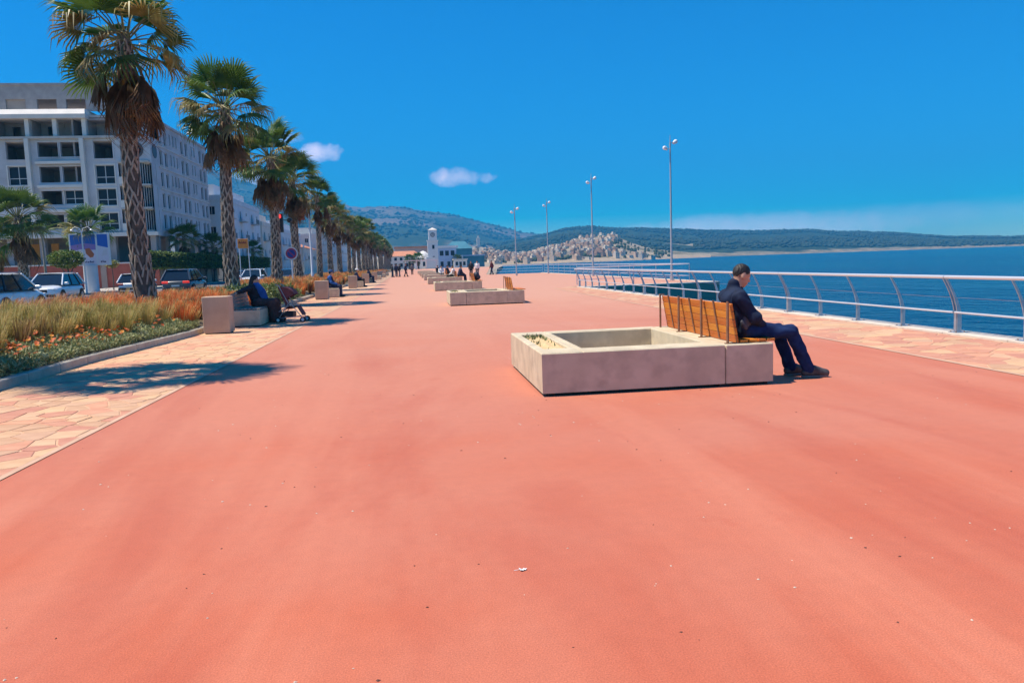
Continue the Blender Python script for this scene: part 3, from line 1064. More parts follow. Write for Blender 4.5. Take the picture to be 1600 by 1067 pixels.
cb = MB().tube([(-0.07, 0, 0.62), (-0.07, 5.76, 0.62)], 0.004, 5).mesh('cable', m_cable, True)
jn = MB().lathe([(0.026, -0.016), (0.026, 0.016)], 10, axis='y').mesh('rail_joint', m_post)
for i in range(6):
    y = y0r + 5.76 * i
    obj_of(hr, 'handrail', t, (0, y, 0))
    obj_of(mr_, 'middle_rail', t, (0, y, 0))
    obj_of(cb, 'cable', t, (0, y, 0))
    obj_of(jn, 'rail_joint', t, (-0.255, y, 0.965))

# jetty railing: straight tubes
def tube_rail(name, label, pts, step=1.9, h=1.0, rails=(1.0, 0.62, 0.3), r=0.03):
    t = thing(name, label, 'railing', (pts[0][0], pts[0][1], 0))
    ox, oy = pts[0]
    pme = MB().tube([(0, 0, 0.0), (0, 0, h)], 0.026, 8).mesh('post', m_post)
    for (x0, y0), (x1, y1) in zip(pts, pts[1:]):
        for z in rails:
            MB().tube([(x0 - ox, y0 - oy, z), (x1 - ox, y1 - oy, z)], r if z == rails[0] else r * 0.55, 8).build('rail', m_rail, t, True)
        l = math.hypot(x1 - x0, y1 - y0)
        n = max(1, round(l / step))
        for i in range(n):
            obj_of(pme, 'post', t, (x0 - ox + (x1 - x0) * i / n, y0 - oy + (y1 - y0) * i / n, 0))
    obj_of(pme, 'post', t, (pts[-1][0] - ox, pts[-1][1] - oy, 0))
tube_rail('jetty_railing', 'white tube railing round the jetty corner behind the lamp post', [(9.6, 43.9), (16.4, 43.9), (16.55, 94.4)], 3.2)
tube_rail('far_railing', 'distant white railing across the far end of the plaza', [(16.5, 95.3), (10.2, 97.2), (21.0, 195)], 3.0)

# ------------------------------------------------------------------ tall lamp posts on the jetty
m_pole = mat('grey lamp pole', (0.42, 0.46, 0.50), rough=0.5, metal=0.4)
m_lampw = mat('white lamp housing', (0.75, 0.77, 0.78), rough=0.4)
m_lglass = mat('lamp glass', (0.65, 0.70, 0.72), rough=0.2)
def mast(h):
    return MB().tube([(0, 0, 0), (0, 0, 0.25), (0, 0, 0.26), (0, 0, h - 0.2), (0, 0, h + 0.55)], [0.11, 0.11, 0.075, 0.045, 0.012], 10).mesh('mast', m_pole, True)
for (x, y, h), lab in zip(((16.05, 46.0, 8.25), (15.9, 66.0, 8.3), (15.9, 88.0, 8.0), (15.7, 112.0, 8.0)),
                          ('tallest lamp post on the jetty, nearest the camera', 'second lamp post on the jetty from the camera',
                           'third lamp post on the jetty', 'farthest lamp post beyond the plaza')):
    zb = 0.0
    if y > 100:
        x, y = 11.2, 81.0
        h = 6.9
    t = thing('jetty_lamp', lab, 'lamp post', (x, y, zb), 0, 'lamp posts on the jetty')
    obj_of(mast(h), 'mast', t)
    for s, dz in ((-1, -0.25), (1, 0.12)):
        MB().tube([(0, 0, h + dz - 0.05), (s * 0.24, 0, h + dz)], 0.02, 6).build('arm', m_pole, t)
        hd = MB().lathe([(0.03, -0.17), (0.09, -0.13), (0.125, 0.0), (0.11, 0.09), (0.04, 0.14)], 12).build('lamp_head', m_lampw, t, True)
        hd.location = (s * 0.33, 0, h + dz + 0.02)
        hd.rotation_euler = (0, R(62) * s, 0)
        MB().lathe([(0.02, -0.185), (0.08, -0.18), (0.08, -0.13)], 12).build('lens', m_lglass, hd, True)
    MB().lathe([(0.06, h - 0.12), (0.06, h + 0.08)], 10).build('collar', m_pole, t)
# ------------------------------------------------------------------ palms
m_leaf = mat('fan leaf', (0.060, 0.125, 0.018), (0.125, 0.205, 0.036), scale=3, rough=0.45, spec=0.4, trans=0.3, rnd=0.18)
m_leafy = mat('ageing fan leaf', (0.22, 0.20, 0.05), (0.36, 0.29, 0.10), scale=3, rough=0.5, trans=0.2, rnd=0.2)
m_leafd = mat('dead fan leaf', (0.16, 0.095, 0.045), (0.27, 0.17, 0.085), scale=4, rough=0.85, trans=0.15, rnd=0.25)
m_bark = mat('palm bark', (0.10, 0.075, 0.055), (0.16, 0.12, 0.09), scale=9, rough=0.95, bump=0.6)
m_boot = mat('leaf base stub', (0.38, 0.30, 0.225), (0.52, 0.42, 0.32), scale=7, rough=0.9, bump=0.3, c3=(0.17, 0.12, 0.085), s3=2.5)
m_petiole = mat('leaf stalk', (0.13, 0.15, 0.04), (0.20, 0.17, 0.06), scale=6, rough=0.6)

def fan_leaf(seed, Lp=0.95, Rr=1.05, n=26, span=1.75, droop=0.28, fold=0.02, cup=0.25, cut=0.52, shut=1.0):
    rr = random.Random(seed)
    V, F, MI = [], [], []
    # stalk
    w = 0.022
    bend = -0.10 * Lp
    st = [(0, 0), (Lp * 0.5, bend * 0.25 + 0.02), (Lp, bend)]
    for x, z in st:
        ww = w * (1.5 - 0.7 * x / Lp)
        V += [(x, -ww, z), (x, ww, z), (x, 0, z - ww * 1.2)]
    for i in (0, 1):
        for k in range(3):
            F.append((3 * i + k, 3 * i + (k + 1) % 3, 3 * i + 3 + (k + 1) % 3, 3 * i + 3 + k))
            MI.append(1)
    hub = (Lp, 0.0, bend)
    da = 2 * span / n / 2
    for k in range(n):
        a = -span + (2 * k + 1) * da
        L = Rr * (0.80 + 0.20 * math.cos(a * 0.7)) * rr.uniform(0.88, 1.06)
        dr = droop * rr.uniform(0.5, 1.6)
        def pt(r, ang, z):
            ca, sa = math.cos(ang * shut), math.sin(ang * shut)
            rz = z + cup * abs(math.sin(ang)) * r * 0.6 - 0.10 * r * r
            return (hub[0] + r * ca, hub[1] + r * sa, hub[2] + rz)
        b = len(V)
        tw = rr.uniform(-0.05, 0.05)
        V += [pt(0.04, a, 0), pt(cut * L, a - da * 0.98, -fold), pt(cut * L, a, fold), pt(cut * L, a + da * 0.98, -fold),
              pt(0.80 * L, a - da * 0.42 + tw * 0.5, -dr * 0.25 * L), pt(0.80 * L, a + da * 0.42 + tw * 0.5, -dr * 0.25 * L), pt(L * (1 - 0.25 * dr), a + tw, -dr * L)]
        F += [(b, b + 1, b + 2), (b, b + 2, b + 3), (b + 1, b + 4, b + 5, b + 2), (b + 2, b + 5, b + 3), (b + 4, b + 6, b + 5)]
        MI += [0] * 5
    return V, F, MI
def leaf_mesh(seed, mt, **k):
    V, F, MI = fan_leaf(seed, **k)
    me = bpy.data.meshes.new('frond')
    me.from_pydata(V, [], F)
    me.materials.append(mt)
    me.materials.append(m_petiole if mt is not m_leafd else m_leafd)
    me.polygons.foreach_set('material_index', MI)
    return me
GREEN = [leaf_mesh(i, m_leaf, droop=0.10 + 0.06 * i, cup=0.5 - 0.12 * i, Rr=1.0 + 0.05 * (i % 3)) for i in range(5)]
AGED = [leaf_mesh(20 + i, m_leafy, droop=0.55, cup=-0.2, Lp=1.0, cut=0.42) for i in range(2)] + [leaf_mesh(25, m_leaf, droop=0.6, cup=-0.25, cut=0.4)]
DEAD = [leaf_mesh(30 + i, m_leafd, n=18, droop=0.75, cup=-0.5, Lp=0.55, Rr=0.95, span=1.5, cut=0.35, shut=0.42, fold=0.05) for i in range(3)]
def crown_layout(seed, ngreen=26, ndead=8, wind=True):
    rr = random.Random(seed)
    out = []
    g = 2.399963
    for i in range(ngreen):
        t = i / (ngreen - 1)
        el = R(82 - 108 * t ** 1.05 + rr.uniform(-7, 7))
        az = i * g + rr.uniform(-0.2, 0.2)
        if wind:                       # the sea wind lays the crown over towards the street
            az -= 0.22 * math.sin(az - math.pi)
            el -= R(9) * max(0, -math.cos(az)) * t
        kind = 0 if t < 0.5 or rr.random() < 0.35 else 1
        me = rr.choice(GREEN if kind == 0 else AGED)
        s = rr.uniform(0.82, 1.05) * (0.72 if t < 0.08 else 1.0)
        out.append((me, az, el, rr.uniform(-0.5, 0.5), s, -0.25 * t + rr.uniform(-0.05, 0.05), 0.13))
    for i in range(ndead):
        az = i * g + rr.uniform(-0.3, 0.3)
        el = R(rr.uniform(-84, -45))
        out.append((rr.choice(DEAD), az, el, rr.uniform(-0.4, 0.4), rr.uniform(0.95, 1.35), -0.35 - 0.75 * i / ndead, 0.2))
    return out
def frond_matrix(az, el, tw, s, dz, rad):
    m = Matrix.Rotation(az, 4, 'Z') @ Matrix.Translation((rad * 0.9, 0, dz)) @ Matrix.Rotation(-el, 4, 'Y') @ Matrix.Rotation(tw, 4, 'X')
    return m @ Matrix.Diagonal((s, s, s, 1))
def joined_crown(seed, **k):
    VV, FF, MI, n = [], [], [], 0
    names = [m_leaf, m_leafy, m_leafd, m_petiole]
    me = bpy.data.meshes.new('crown')
    V, F, M = [], [], []
    for src, az, el, tw, s, dz, rad in crown_layout(seed, **k):
        mx = frond_matrix(az, el, tw, s, dz, rad)
        b = len(V)
        V += [mx @ v.co for v in src.vertices]
        mm = [names.index(x) for x in src.materials]
        for p in src.polygons:
            F.append(tuple(i + b for i in p.vertices))
            M.append(mm[p.material_index])
    me.from_pydata(V, [], F)
    for x in names:
        me.materials.append(x)
    me.polygons.foreach_set('material_index', M)
    return me
def trunk_meshes(seed, H, r0, r1, rows_step=0.19, per=6):
    rr = random.Random(seed)
    def rad(z):
        t = z / H
        return r1 + (r0 - r1) * (1 - t) ** 1.1 + 0.12 * math.exp(-z / 0.35)
    bx, by = rr.uniform(-0.12, 0.12), rr.uniform(-0.1, 0.1)
    def cen(z):
        t = z / H
        return Vector((bx * math.sin(t * 3.0), by * math.sin(t * 2.5), z))
    tr = MB().tube([cen(H * i / 14) for i in range(15)], [rad(H * i / 14) for i in range(15)], 12).mesh('trunk', m_bark, True)
    b = MB()
    nrow = int(H / rows_step)
    for i in range(nrow):
        z = i * rows_step + 0.05
        for k in range(per):
            if rr.random() < 0.10:
                continue
            th = 2 * math.pi * (k + 0.5 * (i % 2)) / per + rr.uniform(-0.22, 0.22)
            top = z + rows_step * rr.uniform(0.6, 1.5)
            out = rr.uniform(0.03, 0.065) * (1.4 if z < 1.5 else 1.0)
            half = math.pi / per * rr.uniform(0.85, 1.05)
            for sgn in (-1, 1):
                def P(a, zz, o):
                    c = cen(zz)
                    r_ = rad(zz) + o
                    return (c.x + r_ * math.cos(a), c.y + r_ * math.sin(a), zz)
                lo = z - rows_step * 0.75
                lo = max(lo, -0.05)
                a0 = th + sgn * half
                w = 0.16
                b.add([P(a0, lo, 0.002), P(a0 - sgn * w, lo, 0.028), P(a0 - sgn * 0.02, lo + 0.05, 0.03), P(th + sgn * 0.03, top, out), P(th + sgn * 0.20, top - 0.05, out * 0.55), P(th, top - 0.09, 0.0)],
                      [(0, 2, 4), (2, 3, 4), (1, 3, 2), (0, 1, 2), (1, 5, 3), (0, 4, 5), (3, 5, 4)])
    me = b.mesh('leaf_bases', m_boot)
    return tr, me, cen(H)
rp0 = random.Random(15)
PCR = [joined_crown(100 + i) for i in range(6)]
TRK = [trunk_meshes(200 + i, 7.2, 0.235, 0.155) for i in range(4)]
def palm(x, y, z, label, group, seed, detail, scale=1.0, H=None, name='fan_palm', hscale=1.0, spin=0.0):
    t = thing(name, label, 'palm tree', (x, y, z), spin, group)
    if seed:
        t.rotation_euler = (rp0.uniform(-0.022, 0.022), rp0.uniform(-0.022, 0.022), spin or rp0.uniform(0, 6.28) * (not detail))
    tr, bo, top = TRK[seed % 4]
    a = obj_of(tr, 'trunk', t)
    c = obj_of(bo, 'leaf_bases', t)
    tag(c, kind='stuff')
    for q in (a, c):
        q.scale = (scale, scale, hscale)
    top = Vector((top.x * scale, top.y * scale, top.z * hscale))
    if detail:
        for me, az, el, tw, s, dz, rad in crown_layout(300 + seed, 32, 18):
            o = obj_of(me, 'dead_frond' if me in DEAD else 'frond', t)
            o.matrix_basis = Matrix.Translation(top) @ Matrix.Scale(scale, 4) @ frond_matrix(az, el, tw, s, dz, rad)
    else:
        cr = obj_of(PCR[seed % 6], 'crown', t, top, (0, 0, seed * 1.3), (scale,) * 3)
        tag(cr, kind='stuff')
    return t
rowg = 'fan palms in a row beside the promenade'
palm(-7.2, 11.7, 0.3, 'fan palm off to the left whose crown shades the paving', rowg, 5, False, 0.95, hscale=0.96)
near_lab = ['nearest tall fan palm in the row, in front of the unfinished building', 'second tall fan palm of the row, right of the unfinished building',
            'third tall fan palm of the row, behind the traffic light', 'fourth fan palm of the row, next to the round sign', 'fifth fan palm of the row, beside a white street lamp']
rp = random.Random(5)
for i in range(28):
    y = 22.0 + 10 * i + (rp.uniform(-0.5, 0.5) if i else 0)
    lab = near_lab[i] if i < 5 else ORD[i] + ' fan palm of the row beside the promenade, counted from the camera'
    hs = (1.03, 1.07, 1.0, 0.97, 0.95)[i] if i < 5 else rp.uniform(0.80, 1.06)
    palm(-7.12 + (rp.uniform(-0.12, 0.12) if i else 0), y, 0.30, lab, rowg, i, i < 4, rp.uniform(0.86, 1.10) if i else 1.0, hscale=hs)
# palms on the far side of the road
og = 'palms across the road'
palm(-26.9, 58, 0.1, 'stout fan palm at the left edge, across the road', og, 31, False, 1.35, hscale=0.80)
palm(-29.6, 60, 0.1, 'fan palm half cut off at the left edge behind the stout one', og, 32, False, 1.2, hscale=0.62)
palm(-27.2, 71, 0.1, 'short fan palm standing in front of the poster board', og, 33, False, 1.25, hscale=0.78)
palm(-26.9, 98, 0.1, 'short fan palm before the corner of the unfinished building', og, 34, False, 1.15, hscale=0.80)
palm(-26.7, 111, 0.1, 'small fan palm just left of the second tall palm, across the road', og, 35, False, 1.1, hscale=0.70)
palm(-26.7, 138, 0.1, 'small fan palm across the road beyond the hedge', og, 36, False, 1.1, hscale=0.7)

# slender feather palm by the road
def feather(seed, L=1.6):
    rr = random.Random(seed)
    b = MB()
    pts = [(L * t, 0, 0.35 * L * t - 0.75 * L * t * t) for t in (0, 0.25, 0.5, 0.75, 1)]
    b.tube(pts, [0.018, 0.015, 0.012, 0.008, 0.003], 4)
    for i in range(26):
        t = 0.18 + 0.8 * i / 25
        x, z = L * t, 0.35 * L * t - 0.75 * L * t * t
        l = 0.42 * math.sin(math.pi * (0.15 + 0.8 * t)) + 0.08
        for s in (-1, 1):
            b.add([(x, 0, z), (x + 0.03, 0, z), (x + 0.16, s * l, z - 0.12 * rr.uniform(0.6, 1.8)), ], [(0, 1, 2)])
    return b.mesh('frond', m_leaf)
t = thing('feather_palm', 'slender bare-trunked palm with few drooping fronds between the two short palms', 'palm tree', (-27.3, 62.4, 0.1))
MB().tube([(0, 0, 0), (0.03, 0, 2), (0.0, 0, 4.6)], [0.13, 0.09, 0.06], 10).build('trunk', mat('smooth palm trunk', (0.30, 0.27, 0.22), (0.38, 0.34, 0.28), scale=6, rough=0.85), t, True)
fme = [feather(1), feather(2, 1.8)]
for i in range(9):
    o = obj_of(fme[i % 2], 'frond', t)
    o.matrix_basis = Matrix.Translation((0, 0, 4.6)) @ Matrix.Rotation(i * 2.4, 4, 'Z') @ Matrix.Rotation(-R(50 - 5 * i), 4, 'Y')

# ------------------------------------------------------------------ grasses, ground cover, flowers
def blades(name, tufts, nper, h, spread, width, wind, mats, seed, share=0.5, droop=0.35, label=None, cat='grass'):
    """tufts (n,2): fountain tufts of thin bent blades, all in one mesh."""
    r = np.random.default_rng(seed)
    T = np.repeat(np.asarray(tufts), nper, 0)
    n = len(T)
    hh = np.repeat(r.uniform(0.75, 1.2, len(tufts)), nper) * h * r.uniform(0.55, 1.1, n)
    th = r.uniform(0, 2 * np.pi, n)
    out = spread * r.random(n) ** 0.7 * hh
    bx = T[:, 0] + np.cos(th) * 0.07 * r.random(n)
    by = T[:, 1] + np.sin(th) * 0.07 * r.random(n)
    bz = bedz(bx, by) - 0.01
    dx, dy = np.cos(th) * out + wind[0] * hh, np.sin(th) * out + wind[1] * hh
    px, py = -np.sin(th), np.cos(th)
    w = width * r.uniform(0.7, 1.3, n)
    def P(f, up, ws):
        x, y, z = bx + dx * f, by + dy * f, bz + hh * up
        return np.stack([x - px * w * ws, y - py * w * ws, z], -1), np.stack([x + px * w * ws, y + py * w * ws, z], -1)
    a0, a1 = P(0.0, 0.0, 1.0)
    b0, b1 = P(0.35, 0.55, 0.9)
    c0, c1 = P(0.75, 0.90, 0.6)
    tip = np.stack([bx + dx * 1.15, by + dy * 1.15, bz + hh * (1.0 - droop * np.clip(out / np.maximum(hh, 1e-3), 0, 1))], -1)
    V = np.stack([a0, a1, b0, b1, c0, c1, tip], 1).reshape(-1, 3)
    i = (np.arange(n) * 7)[:, None]
    Q = np.concatenate([i + np.array([[0, 1, 3, 2]]), i + np.array([[2, 3, 5, 4]])], 0)
    Tr = i + np.array([[4, 5, 6]])
    mi = np.repeat((r.random(len(tufts)) + r.uniform(-0.25, 0.25, len(tufts)) > share).astype(int), nper)
    flip = r.random(n) < 0.22
    mi = np.where(flip, 1 - mi, mi)
    MI = np.concatenate([mi, mi, mi])
    o = obj_of(mesh_np(name, V, [Q, Tr], mats, False, MI), name)
    tag(o, label, cat, kind='stuff')
    return o, (bx + dx, by + dy, bz + hh)
def scatter(x0, x1, y0, y1, n, seed, kerb=False):
    r = np.random.default_rng(seed)
    return np.stack([r.uniform(x0, x1, n), r.uniform(y0, y1, n)], -1)
m_g1 = mat('ochre grass', (0.39, 0.275, 0.085), (0.48, 0.35, 0.125), scale=2.0, rough=0.7, trans=0.3)
m_g2 = mat('olive grass', (0.24, 0.23, 0.055), (0.33, 0.29, 0.08), scale=2.0, rough=0.7, trans=0.3)
m_g3 = mat('rusty plume grass', (0.60, 0.13, 0.035), (0.66, 0.20, 0.05), scale=2.0, rough=0.75, trans=0.3)
m_g4 = mat('pink plume grass', (0.50, 0.17, 0.10), (0.56, 0.24, 0.13), scale=2.0, rough=0.75, trans=0.3)
m_g5 = mat('grey green grass', (0.17, 0.19, 0.075), (0.25, 0.24, 0.11), scale=2.0, rough=0.75, trans=0.3)
m_g6 = mat('brown thatch', (0.20, 0.11, 0.045), (0.28, 0.16, 0.07), scale=2.0, rough=0.85, trans=0.2)
ta = np.concatenate([scatter(-8.4, -6.55, 6.5, 17.6, 330, 1), scatter(-6.7, -6.15, 6.5, 17.0, 50, 2), scatter(-7.0, -5.6, 15.5, 19.0, 45, 3)])
blades('ochre_grass', ta, 120, 0.54, 0.46, 0.0042, (0.10, 0.06), [m_g1, m_g2], 11, 0.62, label='tall ochre grass filling the nearest flower bed')
tb = scatter(-8.3, -6.3, 7, 17.5, 60, 4)
blades('brown_grass', tb, 70, 0.50, 0.35, 0.0045, (0.1, 0.05), [m_g6, m_g1], 12, 0.75, label='brown dying tufts among the ochre grass')
tc = scatter(-10.6, -8.1, 8, 24, 330, 5)
blades('pink_grass', tc, 70, 0.60, 0.36, 0.0055, (0.34, 0.12), [m_g4, m_g1], 13, 0.72, label='pink plumed grass behind the ochre grass')
td = scatter(-8.8, -5.35, 19.2, 28.2, 330, 6)
blades('orange_grass', td, 90, 0.50, 0.45, 0.006, (0.14, 0.06), [m_g3, m_g1], 14, 0.80, label='rust orange grass behind the tall concrete box')
te = scatter(-11.3, -8.8, 20, 60, 420, 7)
blades('grey_green_grass', te, 45, 0.42, 0.45, 0.008, (0.12, 0.05), [m_g5, m_g4], 15, 0.7, label='grey green grass along the road edge of the bed')
tf = np.concatenate([scatter(-8.8, -5.3, 38.5, 52.5, 260, 8), scatter(-8.8, -5.3, 64, 84, 180, 9), scatter(-8.8, -5.3, 104, 124, 140, 10)])
blades('far_ochre_grass', tf, 60, 0.62, 0.45, 0.010, (0.1, 0.05), [m_g1, m_g3], 16, 0.6, label='ochre and rusty grass clumps farther along the bed')
tg = np.concatenate([scatter(-8.8, -5.3, 29, 38, 60, 18), scatter(-8.8, -5.3, 52.5, 64, 200, 11), scatter(-8.8, -5.3, 84, 104, 200, 12), scatter(-8.8, -5.3, 124, 200, 300, 13)])
blades('far_rusty_grass', tg, 45, 0.5, 0.5, 0.012, (0.1, 0.05), [m_g3, m_g5], 17, 0.55, label='rusty and green grass in the far bed')

def leaflets(pts, nrm_up, size, mats, seed, name, aspect=0.4):
    r = np.random.default_rng(seed)
    n = len(pts)
    th = r.uniform(0, 2 * np.pi, n)
    el = np.arcsin(np.clip(r.normal(nrm_up, 0.35, n), -0.95, 0.95))
    d = np.stack([np.cos(th) * np.cos(el), np.sin(th) * np.cos(el), np.sin(el)], -1)
    s = np.cross(d, np.stack([r.normal(0, 0.5, n), r.normal(0, 0.5, n), np.ones(n)], -1))
    s /= np.linalg.norm(s, axis=1, keepdims=True)
    L = (size * r.uniform(0.6, 1.3, n))[:, None]
    mid = pts + d * L * 0.5
    V = np.stack([pts, mid - s * L * aspect * 0.5, pts + d * L, mid + s * L * aspect * 0.5], 1).reshape(-1, 3)
    Q = (np.arange(n) * 4)[:, None] + np.array([[0, 1, 2, 3]])
    mi = (r.random(n) > 0.55).astype(int) if len(mats) > 1 else np.zeros(n, int)
    return mesh_np(name, V, Q, mats, False, mi)
m_gc1 = mat('grey green leaf', (0.32, 0.33, 0.15), (0.42, 0.42, 0.21), scale=6, rough=0.75, trans=0.15)
m_gc2 = mat('mid green leaf', (0.15, 0.19, 0.06), (0.24, 0.27, 0.10), scale=6, rough=0.7, trans=0.15)
r_ = np.random.default_rng(77)
n = 42000
gy = r_.uniform(5.5, 19.5, n)
gx0 = np.array([xk(y) - 0.13 for y in gy])
gx = gx0 - r_.random(n) ** 1.3 * 1.35
lump = 0.05 + 0.05 * (1 + vnoise(np.stack([gx * 5, gy * 5], -1), 5))
P = np.stack([gx, gy, bedz(gx, gy) + 0.03 + r_.random(n) * lump * 1.3], -1)
o = obj_of(leaflets(P, 0.5, 0.075, [m_gc1, m_gc2], 3, 'ground_cover', 0.3), 'ground_cover')
tag(o, 'grey green leaves of the flowers along the kerb', 'ground cover', kind='stuff')
# gazania flowers: open cups of pointed petals
fl = {0: MB(), 1: MB()}
m_fl = [mat('orange petal', (0.62, 0.075, 0.004), (0.70, 0.13, 0.006), scale=20, rough=0.6, trans=0.2), mat('golden petal', (0.75, 0.24, 0.008), (0.8, 0.30, 0.015), scale=20, rough=0.6, trans=0.2)]
rf_ = random.Random(9)
fb = MB()
cnt = 0
while cnt < 360:
    y = rf_.uniform(7, 19)
    x = xk(y) - 0.25 - rf_.random() ** 0.8 * 1.05
    q = float(vnoise(np.array([[x * 1.1 + 3, y * 0.8]]), 31)[0])
    if rf_.random() > 0.25 + 1.4 * max(0, q):
        continue
    cnt += 1
    z = float(bedz(np.array([x]), np.array([y]))[0]) + rf_.uniform(0.17, 0.27)
    rad = rf_.uniform(0.028, 0.046)
    fb.cur = 1 if rf_.random() < 0.28 else 0
    tx, ty = rf_.uniform(-0.5, 0.6), rf_.uniform(-0.7, 0.3)
    n_ = 9
    for k in range(n_):
        a = 2 * math.pi * k / n_
        def fp(rr_, aa, h):
            dx, dy = rr_ * math.cos(aa), rr_ * math.sin(aa)
            return (x + dx, y + dy, z + h - dx * tx - dy * ty)
        fb.add([(x, y, z), fp(rad * 0.7, a - 0.3, rad * 0.25), fp(rad, a, rad * 0.35), fp(rad * 0.7, a + 0.3, rad * 0.25)], [(0, 1, 2, 3)])
    fb.add([(x - 0.003, y, z - 0.14), (x + 0.003, y, z - 0.14), (x + 0.003, y, z), (x - 0.003, y, z)], [(0, 1, 2, 3)])
o = fb.build('flowers', m_fl)
tag(o, 'orange and golden flowers dotted along the kerb', 'flowers', kind='stuff')

# leafy shrubs in the bed before the man in the hat
m_sh1 = mat('shrub leaf', (0.12, 0.17, 0.035), (0.20, 0.24, 0.06), scale=5, rough=0.55, trans=0.2)
m_sh2 = mat('dark shrub leaf', (0.05, 0.085, 0.022), (0.09, 0.13, 0.035), scale=5, rough=0.55, trans=0.2)
def shrub_mesh(seed, n, rx, ry, rz, size, mats):
    r = np.random.default_rng(seed)
    d = r.normal(size=(n, 3))
    d /= np.linalg.norm(d, axis=1, keepdims=True)
    d[:, 2] = np.abs(d[:, 2])
    k = 1 + 0.35 * vnoise(d * 4.5, seed)
    rad = (0.55 + 0.45 * r.random(n) ** 0.5) * k
    P = d * rad[:, None] * np.array([rx, ry, rz])
    return leaflets(P, 0.35, size, mats, seed, 'foliage', 0.5)
SHM = [shrub_mesh(i, 2600, 0.85, 0.95, 0.62, 0.10, [m_sh1, m_sh2]) for i in range(2)]
stem = MB()
for k in range(5):
    stem.tube([(0, 0, -0.05), (0.25 * math.cos(k * 1.26), 0.25 * math.sin(k * 1.26), 0.35)], [0.02, 0.01], 5)
stm = stem.mesh('stems', m_bark)
rs = random.Random(3)
for i in range(11):
    y = 28.6 + 0.8 * i
    x = -5.75 - 0.5 * (i % 3)
    t = thing('shrub', ORD[i] + ' rounded green shrub in the bed between the two seated people, from the near end', 'shrub', (x, y, float(bedz(np.array([x]), np.array([y]))[0]) - 0.03), rs.uniform(0, 6), 'green shrubs between the seated people')
    o = obj_of(SHM[i % 2], 'foliage', t, scale=(1, 1, rs.uniform(0.8, 1.05)))
    tag(o, kind='stuff')
    obj_of(stm, 'stems', t)
# ------------------------------------------------------------------ buildings
m_plas = mat('white plaster', (0.52, 0.52, 0.55), (0.60, 0.60, 0.62), scale=0.9, rough=0.9, bump=0.15, c3=(0.40, 0.39, 0.40), s3=0.45)
m_plas2 = mat('off white plaster', (0.62, 0.59, 0.55), (0.70, 0.66, 0.61), scale=0.8, rough=0.9)
m_brk = mat('raw blockwork', (0.34, 0.30, 0.29), (0.42, 0.37, 0.35), scale=1.4, rough=0.95, bump=0.3)
m_inner = mat('bare interior', (0.30, 0.27, 0.26), (0.37, 0.33, 0.31), scale=1.2, rough=0.95)
m_redw = mat('red painted wall', (0.36, 0.085, 0.055), (0.44, 0.12, 0.08), scale=1.0, rough=0.85)
m_oran = mat('sunlit brick', (0.75, 0.30, 0.06), (0.82, 0.38, 0.10), scale=1.0, rough=0.8)
m_glass = mat('dark window glass', (0.015, 0.018, 0.028), rough=0.25, spec=0.2)
m_frame = mat('window frame', (0.60, 0.60, 0.60), rough=0.5)
m_dkfr = mat('dark metal frame', (0.10, 0.10, 0.11), rough=0.5, metal=0.4)
m_slab = mat('raw concrete slab', (0.44, 0.41, 0.38), (0.52, 0.49, 0.45), scale=1.2, rough=0.9)
m_beige = mat('beige base wall', (0.38, 0.29, 0.24), (0.45, 0.35, 0.29), scale=1.0, rough=0.9)
m_rooft = mat('terracotta roof', (0.55, 0.20, 0.10), (0.62, 0.27, 0.15), scale=1.5, rough=0.85)

